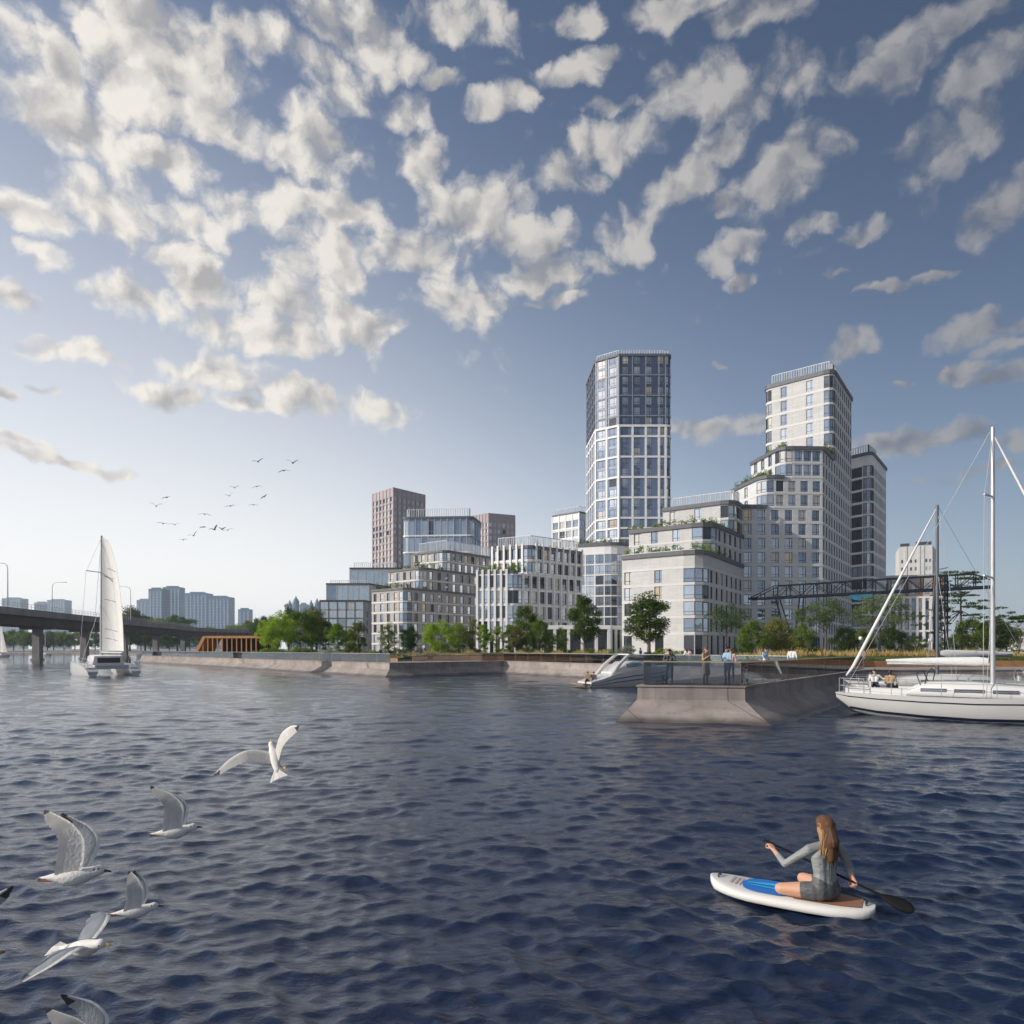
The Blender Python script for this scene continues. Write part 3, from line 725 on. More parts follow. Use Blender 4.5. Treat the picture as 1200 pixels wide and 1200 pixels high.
up = [(-4.7, 160.8, dict(n=5, rows=hr, **q2)), (4.1, 155.25, dict(n=7, rows=hr, **q2), 1.8, dict(n=1, w=-.1, s=.4, h=2.4, style='curve', rows=hr, rec=.08, mix=(70, 20, 5, 5, 0))), (17, 166, None), (10, 176, None), (-2, 174, None)]
u1 = b.block(up, 20.1, 26.4, CREAMS)
b.bands(l1[:6], [GR + i * 3.45 for i in range(5)], 0.4, 0.1, WHITE); b.bands(u1[:6], [20.4, 23.4], 0.4, 0.1, WHITE)
b.piers(l1[0], l1[1], [0.02, .2, .4, .6, .8, .98], LZ, 21.0, 0.5, 0.3); b.piers(l1[4], (17, 166), [i / 8 for i in range(8)], LZ, 20.6, 0.42, 0.3)
b.piers(u1[0], u1[1], [0.02, .2, .4, .6, .8, .98], 20.2, 27.2, 0.5, 0.3); b.piers(u1[4], (17, 166), [i / 7 for i in range(8)], 20.6, 27.2, 0.42, 0.3)
b.cornice(l1[:4], 20.3, 0.9, 0.12); b.cornice(u1[:6], 26.4, 0.9, 0.12)
b.screen([(-3.2, 161.3), (4.3, 157.0), (16, 166.6)], 26.8, 2.4, 0.5)
b.done()

# ================================================================== taupe stepped block (left)
b = Bld("taupe_stepped_block", "taupe apartment block with two planted setbacks and slim windows, behind the bright green tree", seed=9, mix=(34, 18, 22, 18, 8))
def tl(A, Cc, z0, z1, n, nr, r=2.6):
    rr = rows(z0, z1 - 0.1, 3.05)
    sp = dict(w=1.35, s=0.35, h=2.3, style='slim', rows=rr); ar = dict(n=1, w=-.12, s=.25, h=2.5, style='curve', rows=rr, rec=.08, mix=(66, 26, 2, 6, 0))
    return b.block([(*A, dict(n=n, **sp)), (*Cc, dict(n=nr, **sp), r, ar), (-6.3, 225.2, None), (-20, 237, None), (A[0] + 10, A[1] + 18, None)], z0, z1, TAUPE)
k1 = tl((-42, 204.5), (-30.6, 195.3), LZ, 20.4, 4, 11); k2 = tl((-38.2, 210.6), (-26.8, 200.4), 20.4, 26.8, 4, 9); k3 = tl((-31.2, 216.5), (-20.5, 208.2), 26.8, 33.0, 4, 7)
for kk, z0, z1 in ((k1, LZ, 20.4), (k2, 20.4, 26.8), (k3, 26.8, 33)):
    b.bands(kk[:6], rows(z0, z1, 3.05), 0.4, 0.1, BANDM); b.cornice(kk[:6], z1, 0.8, 0.3, DGREY)
b.screen([(-29.5, 218), (-20.2, 210.5), (-7.5, 226)], 33.4, 3.2, 0.6)
b.done()

# ================================================================== glazed grid block (far left)
b = Bld("glazed_grid_block", "glassy dark framed block with three steps at the left end of the row", seed=14, frame=FRAMEW, mix=(74, 14, 0, 12, 0))
def gl_(x0, y0, x1, z0, z1, n, fh, mm=FRAMEW):
    rr = rows(z0, z1 - 0.1, fh)
    return b.block([(x0, y0, dict(n=n, w=-0.5, s=0.25, h=fh - 0.65, style='grid', rows=rr, rec=.12)), (x1, y0, dict(n=3, w=1.2, s=.5, h=fh - 1.1, style='slim', rows=rr, mix=(10, 20, 40, 20, 10))), (x1 + 5.5, y0 + 16, None), (x0 + 2, y0 + 18, None)], z0, z1, mm)
MIDG = mat('mid grey cladding', (.34, .35, .37), .6, var=.08)
a1 = gl_(-73.2, 260, -56.5, LZ, 21.4, 5, 3.3, MIDG); a2 = gl_(-71.4, 262.2, -54.8, 21.4, 28.0, 4, 6.4); a3 = gl_(-65.5, 275, -46, 28.0, 35.5, 6, 6.8)
for a_, z in ((a1, 21.4), (a2, 28.0), (a3, 35.5)): b.cornice(a_[:3], z, 0.7, 0.3, DARK)
b.piers(a1[0], a1[1], [0, .2, .4, .6, .8, 1], LZ, 21.4, 0.35, 0.15, DGREY); b.bands(a1[:2], rows(LZ, 21, 3.3), 0.3, 0.1, DGREY)
b.screen([(-64, 277), (-47, 277)], 35.8, 2.2, 0.8); b.screen([(-70, 264), (-56, 264)], 28.3, 1.2, 0.8)
b.done()

# ================================================================== blue glazed slab behind
b = Bld("blue_glass_slab", "pale blue glazed slab with a white crown in front of the purple brown tower", seed=15, frame=FRAMEW, mix=(50, 44, 2, 4, 0))
rr = rows(LZ + 20, 54.6, 6.6)
bl = [(-44.2, 286, None), (-43.5, 272, dict(n=9, w=-0.55, s=.35, h=5.6, style='tall', rows=rr, rec=.15), 2.2, dict(n=1, w=-.1, s=.35, h=5.6, style='curve', rows=rr, rec=.08)),
      (-15.6, 270, dict(n=3, w=-.5, s=.35, h=5.6, style='grid', rows=rr), 2.2, dict(n=1, w=-.1, s=.35, h=5.6, style='curve', rows=rr, rec=.08)), (-13, 284, None)]
bp = b.block(bl, LZ, 55.2, NAVY2); b.bands(bp[:9], [z + 0.1 for z in rr], 0.6, 0.15, WHITE); b.cornice(bp, 55.2, 1.0, 0.3, DGREY, True)
b.piers((-41, 271.8), (-18, 270.2), [i / 9 for i in range(10)], LZ + 20, 55, 0.35, 0.12, FRAMEW)
b.screen(offset_poly(bp, -1.5)[:9], 55.7, 3.2, 0.9); b.done()

# ================================================================== two plum towers
def plum(name, label, A, Cc, B_, H, n1, n2, fh, seed):
    b = Bld(name, label, seed=seed, frame=FRAMEW, mix=(30, 2, 3, 65, 0), panes=True)
    rr = rows(LZ + (20 if H > 50 else 0), H - 1.5, fh)
    sp = dict(w=-0.75, s=fh * 0.17, h=fh * 0.66, style='panel', rows=rr, rec=.4)
    bk = (A[0] + B_[0] - Cc[0], A[1] + B_[1] - Cc[1])
    pts = b.block([(*A, {**sp, 'n': n1}), (*Cc, {**sp, 'n': n2}), (*B_, None), (*bk, None)], LZ, H, PLUM)
    b.piers(A, Cc, [i / n1 for i in range(n1 + 1)], LZ, H + .6, 0.7, 0.3, PLUM); b.piers(Cc, B_, [i / n2 for i in range(n2 + 1)], LZ, H + .6, 0.7, 0.3, PLUM)
    b.cornice(pts, H + 0.2, 0.9, 0.1, PLUM, True); b.done()
plum("plum_brick_tower", "tall purple brown tower with square white windows at the back left", (-78.7, 385.8), (-64.3, 370), (-49.6, 387.9), 90, 6, 7, 3.6, 21)
plum("plum_brick_block", "smaller purple brown block showing above the roofs beside the blue glass slab", (-24.5, 428), (-14.4, 420), (1.7, 427), 86, 5, 6, 4.0, 22)

# ================================================================== pale block left of the grid tower
b = Bld("pale_gridded_block", "pale gridded block with a glass roof screen just left of the tallest tower", seed=23, frame=FRAMEW, mix=(40, 24, 4, 26, 6))
rr = rows(LZ + 20, 61.5, 4.3); sp = dict(w=-0.9, s=.5, h=3.0, style='grid', rows=rr, rec=.3)
pts = b.block([(18.2, 307, {**sp, 'n': 4}), (29.2, 297, {**sp, 'n': 4}), (42, 310, None), (30, 322, None)], LZ, 62.4, WHITE)
b.piers((18.2, 307), (29.2, 297), [i / 4 for i in range(5)], LZ, 62.4, .5, .2); b.bands(pts[:3], [z for z in rr], .5, .15, WHITE)
b.cornice(pts, 62.6, .9, .2, DGREY, True); b.screen(offset_poly(pts, -1)[:3], 63, 2.4, .9); b.done()

# ================================================================== curved corner tower (right, behind)
b = Bld("curved_corner_tower", "grey tower with a curved glazed corner and dark loggias behind the stepped complex", seed=31, mix=(26, 26, 38, 8, 2))
rr = rows(LZ + 4, 56.4, 3.5)
ct = [(95.4, 196.0, dict(n=1, w=-0.4, s=.3, h=2.9, style='wide', rows=rr, rec=.7, mix=(3, 10, 87, 0, 0))), (99.6, 189.0, dict(n=10, w=1.15, s=.5, h=2.5, style='slim', rows=rr), 2.6, dict(n=1, w=-.08, s=.3, h=2.95, style='grid', rows=rr, rec=.06, mix=(70, 22, 2, 6, 0)), 4),
      (113.4, 207, None), (103, 217, None)]
cp = b.block(ct, LZ, 57.3, WHITE); b.bands(cp[:7], [z + 0.05 for z in rr] + [56.6], .5, .1, WHITE); b.cornice(cp, 57.5, 1.1, closed=True)
b.screen([(97, 197), (100, 191.5), (105, 197)], 58, 2.4, .7); b.done()

# ================================================================== buildings at the far right
b = Bld("far_cream_block", "distant cream high rise between the yacht masts, few small windows", seed=33, mix=(10, 10, 70, 10, 0))
rr = rows(LZ + 24, 62, 4.6)
pts = b.block([(232, 409, dict(us=[.09, .36, .5, .82, .93], w=1.0, s=1, h=2.0, style='panel', rows=rr, rec=.3)), (247.6, 402, dict(n=4, w=1.2, s=1, h=2, style='panel', rows=rr)), (266.5, 428, None), (246, 438, None)], LZ, 64, CREAM)
b.piers((232, 409), (247.6, 402), [.2, .6, .72], LZ, 64, 1.2, .4, CREAM)
b.cornice([(232.6, 409), (237, 407)], 65, 2.2, .1, DARK); b.cornice([(240, 405.8), (247.3, 402.4)], 65.4, 2.4, .1, DARK); b.done()
b = Bld("fin_fronted_block", "white mid rise block with vertical fins and orange brown panels under its roof", seed=34, mix=(10, 20, 50, 20, 0))
ORG = mat("orange brown panel", (0.30, 0.12, 0.06), 0.6, var=0.2)
f1 = dict(n=9, w=1.1, s=.4, h=3.0, style='slim', rows=rows(LZ, 21, 3.9)); f2 = dict(n=9, w=1.3, s=.6, h=4.2, style='panel', rows=[22.4], mix=(60, 10, 10, 20, 0))
ft = [(137, 252), (156.5, 247), (167, 263), (142, 270)]
b.block([(*ft[0], f1), (*ft[1], {**f1, 'n': 6}), (*ft[2], None), (*ft[3], None)], LZ, 22, TAUPE, False)
pts = b.block([(*ft[0], f2), (*ft[1], {**f2, 'n': 6}), (*ft[2], None), (*ft[3], None)], 22, 29.4, TAUPE)
b.piers(ft[0], ft[1], [i / 9 for i in range(10)], LZ, 21.6, .75, .5, WHITE); b.piers(ft[1], ft[2], [i / 6 for i in range(7)], LZ, 21.6, .75, .5, WHITE)
b.piers(ft[0], ft[1], [.39, .61, .83, .94], 22.2, 28.8, .9, .2, ORG, 'accent_panel')
b.bands(pts[:3], [21.9, 9.6], .7, .35, WHITE); b.cornice(pts, 29.6, 1.0, .5, FRAMEW, True); b.done()
b = Bld("low_white_block", "low white building at the far right edge behind the flat crowned tree", seed=35)
b.block([(112.5, 152, dict(us=[.5, .8], w=1.6, s=1, h=2, style='tall', rows=[LZ + .4], mix=(20, 30, 50, 0, 0))), (124, 150, None), (126, 160, None), (114, 162, None)], LZ, 7.4, WHITE)
b.cornice([(112.5, 152), (124, 150)], 7.5, .4, .2, FRAMEW); b.done()

# ================================================================== white colonnade pavilion
b = Bld("colonnade_pavilion", "white two storey colonnaded pavilion with a flat roof in front of the tallest tower", seed=36, mix=(20, 40, 40, 0, 0))
cA, cB, cC = (6.0, 141), (20.2, 140), (25, 149)
b.block([(cA[0] + .8, cA[1] + 1.8, dict(n=5, w=-.3, s=.2, h=4.6, style='wide', rows=[LZ])), (cB[0] - .6, cB[1] + 1.6, dict(n=3, w=-.3, s=.2, h=4.6, style='wide', rows=[LZ])), (cC[0] - 1.5, cC[1], None), (9, 152, None)], LZ, 7.2, DGREY, False)
b.part('roof').prism([cA, cB, cC, (9, 153)], 7.2, 8.0, WHITE, True, True)
for A_, B_, n in ((cA, cB, 5), (cB, cC, 3)):
    for i in range(n + 1):
        x, y = Vector(A_).lerp(Vector(B_), min(max(i / n, .02), .98)); b.part('column').box((x - .3, y + .05, LZ), (x + .3, y + .65, 7.2), WHITE)
b.done()

# ================================================================== far skyline across the water
SK = [mat("haze tinted far glazing", (0.09, 0.15, 0.25), 0.35, 0.1, var=0.1, vscale=0.02), mat("haze tinted far facade", (0.20, 0.25, 0.33), 0.6, var=0.1, vscale=0.02)]  # blue of distant haze mixed into the tower colours, besides the haze volume
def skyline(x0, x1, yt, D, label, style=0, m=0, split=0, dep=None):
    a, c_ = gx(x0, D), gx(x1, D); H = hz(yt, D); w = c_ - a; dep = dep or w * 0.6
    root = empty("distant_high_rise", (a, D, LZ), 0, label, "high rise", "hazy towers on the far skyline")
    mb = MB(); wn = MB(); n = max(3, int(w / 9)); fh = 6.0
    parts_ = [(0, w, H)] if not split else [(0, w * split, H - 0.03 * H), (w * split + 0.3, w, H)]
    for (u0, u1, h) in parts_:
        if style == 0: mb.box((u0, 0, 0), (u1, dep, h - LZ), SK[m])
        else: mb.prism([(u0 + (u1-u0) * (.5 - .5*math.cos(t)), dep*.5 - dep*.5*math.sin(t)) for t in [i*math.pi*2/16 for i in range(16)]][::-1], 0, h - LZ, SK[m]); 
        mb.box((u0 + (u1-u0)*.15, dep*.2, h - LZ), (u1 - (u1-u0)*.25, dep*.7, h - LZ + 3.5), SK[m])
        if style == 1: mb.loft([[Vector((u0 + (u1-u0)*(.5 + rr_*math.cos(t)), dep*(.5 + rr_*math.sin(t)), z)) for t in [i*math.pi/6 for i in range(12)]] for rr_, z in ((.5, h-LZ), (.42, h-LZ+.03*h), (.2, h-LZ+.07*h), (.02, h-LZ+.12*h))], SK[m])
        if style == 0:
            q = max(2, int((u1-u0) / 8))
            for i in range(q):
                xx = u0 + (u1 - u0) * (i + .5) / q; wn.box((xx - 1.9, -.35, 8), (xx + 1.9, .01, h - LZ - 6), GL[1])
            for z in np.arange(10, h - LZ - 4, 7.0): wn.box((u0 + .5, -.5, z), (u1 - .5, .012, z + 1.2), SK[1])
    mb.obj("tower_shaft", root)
    if wn.f: wn.obj("facade_strips", root)
DS = 1700
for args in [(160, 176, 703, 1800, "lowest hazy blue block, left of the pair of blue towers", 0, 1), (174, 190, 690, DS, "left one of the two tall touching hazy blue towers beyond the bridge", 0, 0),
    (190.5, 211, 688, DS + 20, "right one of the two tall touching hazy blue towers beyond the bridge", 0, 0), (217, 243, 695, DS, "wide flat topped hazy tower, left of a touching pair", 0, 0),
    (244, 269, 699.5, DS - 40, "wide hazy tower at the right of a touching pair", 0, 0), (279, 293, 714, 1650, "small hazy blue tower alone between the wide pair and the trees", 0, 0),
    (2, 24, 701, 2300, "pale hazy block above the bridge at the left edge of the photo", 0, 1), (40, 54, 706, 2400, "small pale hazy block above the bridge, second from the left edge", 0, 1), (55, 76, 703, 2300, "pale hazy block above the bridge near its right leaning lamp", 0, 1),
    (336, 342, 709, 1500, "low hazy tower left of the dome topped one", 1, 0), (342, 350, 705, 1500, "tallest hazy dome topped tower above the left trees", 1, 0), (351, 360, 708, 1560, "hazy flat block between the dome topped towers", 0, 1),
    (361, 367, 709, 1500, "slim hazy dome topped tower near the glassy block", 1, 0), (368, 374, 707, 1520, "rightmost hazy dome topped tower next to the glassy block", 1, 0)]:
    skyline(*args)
# ================================================================== road bridge
BRC = mat("bridge concrete", (0.25, 0.24, 0.235), 0.85, var=0.15, vscale=0.3, var2=0.15)
BRD = mat("bridge girder", (0.13, 0.11, 0.095), 0.85, var=0.2, vscale=0.25)
STEEL = mat("galvanised steel", (0.42, 0.43, 0.45), 0.45, 0.6, var=0.08)
BX = lambda D: -118 - 0.182 * (D - 157)
BZ = 13.0
bpath = [(BX(D), D) for D in (40, 90, 130, 157, 180, 210, 240, 270, 300, 318)] + [(-145.5, 338), (-138, 354), (-124, 364), (-60, 384)]
br = empty("road_bridge", (-118, 157, 0), 0, "long concrete road bridge on pillars crossing the river behind the catamaran", "bridge")
def along(profile, m, name, closed=True):
    """Sweep a cross-section (distance to the left of the near edge, height) along the bridge."""
    mb = MB(); offs = [offset_poly(bpath, -u, False) for u, _ in profile]; n = len(bpath); k = len(profile)
    for r in range(k):
        q = (r + 1) % k
        for j in range(n - 1):
            mb.quad((offs[r][j][0] + 118, offs[r][j][1] - 157, profile[r][1]), (offs[r][j+1][0] + 118, offs[r][j+1][1] - 157, profile[r][1]),
                    (offs[q][j+1][0] + 118, offs[q][j+1][1] - 157, profile[q][1]), (offs[q][j][0] + 118, offs[q][j][1] - 157, profile[q][1]), m)
    return mb.obj(name, br)
along([(0, BZ - 1.7), (0, BZ), (0.35, BZ), (0.35, BZ - .9), (13.6, BZ - .9), (13.6, BZ), (14, BZ), (14, BZ - 1.7)], BRC, "deck")
along([(1.3, BZ - 1.71), (1.9, BZ - 4.0), (12.1, BZ - 4.0), (12.7, BZ - 1.71)], BRD, "girder")
def rail_line(name, u, z0, z1, step):
    mb = MB(); off = offset_poly(bpath, -u, False)
    for j in range(len(off) - 1):
        a = Vector((off[j][0] + 118, off[j][1] - 157, 0)); b_ = Vector((off[j+1][0] + 118, off[j+1][1] - 157, 0)); n = max(1, int((b_ - a).length / step))
        for zz in (z1, (z0 + z1) / 2): mb.bar(a + Vector((0, 0, zz)), b_ + Vector((0, 0, zz)), .07, STEEL)
        for i in range(n): p_ = a.lerp(b_, i / n); mb.bar(p_ + Vector((0, 0, z0)), p_ + Vector((0, 0, z1)), .07, STEEL)
    mb.obj(name, br)
rail_line("railing", .17, BZ, BZ + 1.2, 2.0); rail_line("railing", 13.8, BZ, BZ + 1.2, 2.0)
for D in (159, 188, 217, 250, 284, 322):
    for u in (7.0,):
        mb = MB(); mb.prism([(-1.0, -.8), (1.0, -.8), (1.0, .8), (-1.0, .8)], -3, BZ - 4.55, BRC, False); mb.box((-4.4, -1.0, BZ - 4.6), (4.4, 1.0, BZ - 3.99), BRC)
        mb.box((-1.3, -1.05, -3), (1.3, 1.05, .4), BRC); mb.obj("pillar", br, (BX(D) + 118 - u, D - 157, 0))
def lamp(name, loc, h, arm, ang, label, group="lamps on the road bridge"):
    r = empty(name, loc, ang, label, "street lamp", group); mb = MB()
    mb.tube([(0, 0, 0), (0, 0, h * .55), (0, 0, h * .86), (arm * .08, 0, h * .95), (arm * .3, 0, h * .99), (arm, 0, h)], [.14, .11, .09, .08, .07, .06], STEEL); mb.obj("pole", r)
    mb = MB(); mb.box((arm - .1, -.16, h - .1), (arm + .85, .16, h + .06), STEEL); mb.obj("lamp_head", r)
lamp("street_lamp", (BX(161) - .2, 161, BZ), 10.4, 2.6, math.pi, "curved street lamp at the left photo edge, arm pointing left over the bridge")
lamp("street_lamp", (BX(210) - 13.8, 210, BZ), 10.6, 3.6, 0, "curved street lamp on the bridge with its arm pointing right, left of the catamaran mast")
lamp("street_lamp", (BX(238) - .2, 238, BZ), 11.8, 4.0, math.pi, "curved street lamp just right of the catamaran sail, arm pointing left")
r = empty("street_lamp", (BX(260) - 14, 260, BZ), 0, "short twin headed lamp far back on the bridge", "street lamp", "lamps on the road bridge")
mb = MB(); mb.tube([(0, 0, 0), (0, 0, 6.2)], .1, STEEL); mb.bar((-2, 0, 6.2), (2, 0, 6.2), .12, STEEL); mb.obj("pole", r)
for s in (-1, 1): mb = MB(); mb.box((s * 2 - .5, -.2, 5.9), (s * 2 + .5, .2, 6.25), STEEL); mb.obj("lamp_head", r)

# ================================================================== timber shelter on the left quay
WOOD = mat("orange timber", (0.50, 0.24, 0.085), 0.65, var=0.22, vscale=1.2, stretch=(1, 1, .2)); WOODD = mat("dark timber lining", (0.06, 0.045, 0.03), 0.8, var=0.2)
ax = Vector((74, -84, 0)).normalized()
sh0 = Vector((gx(226, 133), 133, LZ)); shz = math.radians(-6)
r = empty("timber_shelter", sh0, shz, "orange timber slatted shelter with one slanting end, beside the bridge", "shelter")
WS, HS, DS_ = 14.4, 4.1, 6.0
mb = MB(); mb.box((2.6, -.1, HS - .45), (WS, DS_, HS), WOOD); mb.obj("roof", r)
mb = MB(); mb.loft([[Vector((x, y, z)) for x, y, z in ((-.1, -.1, 0), (.5, -.1, 0), (.5, DS_, 0), (-.1, DS_, 0))], [Vector((x, y, z)) for x, y, z in ((2.1, -.1, HS - .01), (2.8, -.1, HS - .01), (2.8, DS_, HS - .01), (2.1, DS_, HS - .01))]], WOOD, False); mb.obj("sloping_end", r)
for i in range(13):
    x = 1.1 + i * .98; zt = min(HS - .46, max(.3, (x + .1) / 2.2 * HS - .5))
    mb = MB(); mb.box((x - .09, 0, 0), (x + .09, .2, zt), WOOD); mb.obj("slat", r)
mb = MB(); mb.box((3.0, DS_ - .25, 0), (WS - .1, DS_ - .05, HS - .46), WOODD); mb.box((3.2, DS_ - 1.0, .35), (WS - .3, DS_ - .3, .5), WOOD); mb.obj("back_wall", r)

# ================================================================== dark steel gantry over the trees
TRS = mat("gantry steel", (0.012, 0.016, 0.026), 0.8, 0.0, var=0.15, spec=0.1)
ga = Vector((gx(877, 136), 136, 0)); gb = Vector((gx(1163, 109), 109, 0)); Lg = (gb - ga).length; dg_ = (gb - ga) / Lg
gr = empty("steel_gantry", (ga.x, ga.y, LZ), math.atan2(dg_.y, dg_.x), "long dark steel lattice gantry on legs crossing above the park trees", "gantry")
z0 = 13.1 - LZ; hT = 2.3; mb = MB(); nb = 16; wT = 2.0
for y in (0, wT):
    mb.bar((0, y, z0), (Lg, y, z0), .34, TRS, .42); mb.bar((Lg * .13, y, z0 + hT), (Lg * .93, y, z0 + hT), .16, TRS)
    mb.bar((0, y, z0), (Lg * .13, y, z0 + hT), .14, TRS); mb.bar((Lg * .93, y, z0 + hT), (Lg, y, z0 + 1.1), .2, TRS); mb.bar((Lg, y, z0), (Lg, y, z0 + 1.1), .2, TRS)
    for i in range(1, nb):
        u = Lg * i / nb; uh = min(z0 + hT, z0 + hT * (i / nb) / .13)
        mb.bar((u, y, z0), (u, y, uh), .15, TRS)
        if 2 <= i < 15: mb.bar((u, y, z0 + (hT if i % 2 else 0)), (u + Lg / nb, y, z0 + (0 if i % 2 else hT)), .1, TRS)
for i in range(nb + 1): mb.bar((Lg * i / nb, 0, z0), (Lg * i / nb, wT, z0), .14, TRS)
mb.obj("truss", gr)
def leg(p0, p1, w=.22): m_ = MB(); m_.bar(p0, p1, w, TRS); m_.obj("leg", gr)
ul = Lg * .135
for y in (0, wT): leg((ul, y, z0), (ul + 3.2, wT / 2 + (y - wT / 2) * 2, 0)); leg((ul + 4.6, y, z0), (ul + 3.6, wT / 2 + (y - wT / 2) * 2, 0))
ur = Lg * .80
mb = MB()
for x in (0, 1.5):
    for y in (0, wT): mb.bar((ur + x, y, 0), (ur + x, y, z0 + hT), .26, TRS)
for k in range(8):
    zz = k * (z0 / 8)
    mb.bar((ur, 0, zz), (ur + 1.5, 0, zz + z0 / 8), .1, TRS); mb.bar((ur + 1.5, 0, zz), (ur, 0, zz + z0 / 8), .1, TRS); mb.bar((ur, 0, zz), (ur + 1.5, 0, zz), .1, TRS)
    mb.bar((ur, 0, zz), (ur, wT, zz + z0 / 8), .1, TRS)
mb.obj("lattice_mast", gr)
# turquoise banner hung under the gantry
BAN = mat("turquoise banner cloth", (0.0, 0.10, 0.20), 0.8, var=0.45, vscale=1.2)
bu = Lg * .515; mb = MB()
mb.loft([[Vector((bu + u, -.09 + e, z0 - .25)) for e in (-.03, .03)] + [Vector((bu + u, -.09 + e, z0 - .25 - hh_)) for e in (.03, -.03)] for u, hh_ in ((-1.7, .5), (-1.1, .85), (-.2, 1.05), (.6, .8), (1.3, .95), (2.0, .45))], BAN, False)
c0 = gr.matrix_basis @ Vector((0, 0, 0))
bo = mb.obj("banner", None, gr.location, gr.rotation_euler.z); tag(bo, "small turquoise banner hanging under the dark steel gantry", "banner")

# ================================================================== trees
BARK = mat("grey brown bark", (0.12, 0.095, 0.07), 0.9, var=0.25, vscale=3)
BARKP = mat("pale bark", (0.36, 0.33, 0.29), 0.85, var=0.25, vscale=4)
LEAF = {'dark': leaf_mat("dark foliage", (0.062, 0.105, 0.03), (0.20, 0.25, 0.065), .4), 'mid': leaf_mat("mid green foliage", (0.11, 0.175, 0.04), (0.31, 0.37, 0.085), .42),
        'bright': leaf_mat("bright green foliage", (0.13, 0.22, 0.03), (0.38, 0.50, 0.08), .45), 'olive': leaf_mat("olive foliage", (0.09, 0.105, 0.038), (0.25, 0.25, 0.085)),
        'blue': leaf_mat("blue green foliage", (0.075, 0.125, 0.055), (0.21, 0.27, 0.12), .4), 'silver': leaf_mat("silvery foliage", (0.20, 0.23, 0.19), (0.45, 0.48, 0.42)),
        'lime': leaf_mat("lime shrub foliage", (0.10, 0.15, 0.02), (0.28, 0.34, 0.06), .4)}
def leaves(cent, rad, n, size, m, rs, flat=0.0):
    """n leaf quads scattered round each clump centre."""
    k = len(cent); c = np.repeat(np.asarray(cent), n, 0); q = len(c); rr = np.repeat(np.asarray(rad), n, 0)
    dv = rs.normal(size=(q, 3)); dv /= np.linalg.norm(dv, axis=1)[:, None]; dv *= (rs.rand(q, 1) ** 0.5)
    p_ = c + dv * rr
    a = rs.normal(size=(q, 3)); a[:, 2] *= (1 - flat); a /= np.linalg.norm(a, axis=1)[:, None]
    b_ = np.cross(a, rs.normal(size=(q, 3))); b_[:, 2] *= (1 - flat); b_ /= np.linalg.norm(b_, axis=1)[:, None]
    s = size * rs.uniform(.55, 1.25, (q, 1))
    V = np.stack([p_ - a * s - b_ * s * .2, p_ - b_ * s * .55, p_ + a * s, p_ + b_ * s * .55], 1).reshape(-1, 3)
    me = bpy.data.meshes.new("crown"); me.vertices.add(q * 4); me.vertices.foreach_set('co', V.astype(np.float32).ravel())
    me.loops.add(q * 4); me.loops.foreach_set('vertex_index', np.arange(q * 4, dtype=np.int32)); me.polygons.add(q)
    me.polygons.foreach_set('loop_start', np.arange(0, q * 4, 4, dtype=np.int32)); me.polygons.foreach_set('loop_total', np.full(q, 4, np.int32))
    me.materials.append(m); me.update(calc_edges=True)
    return me
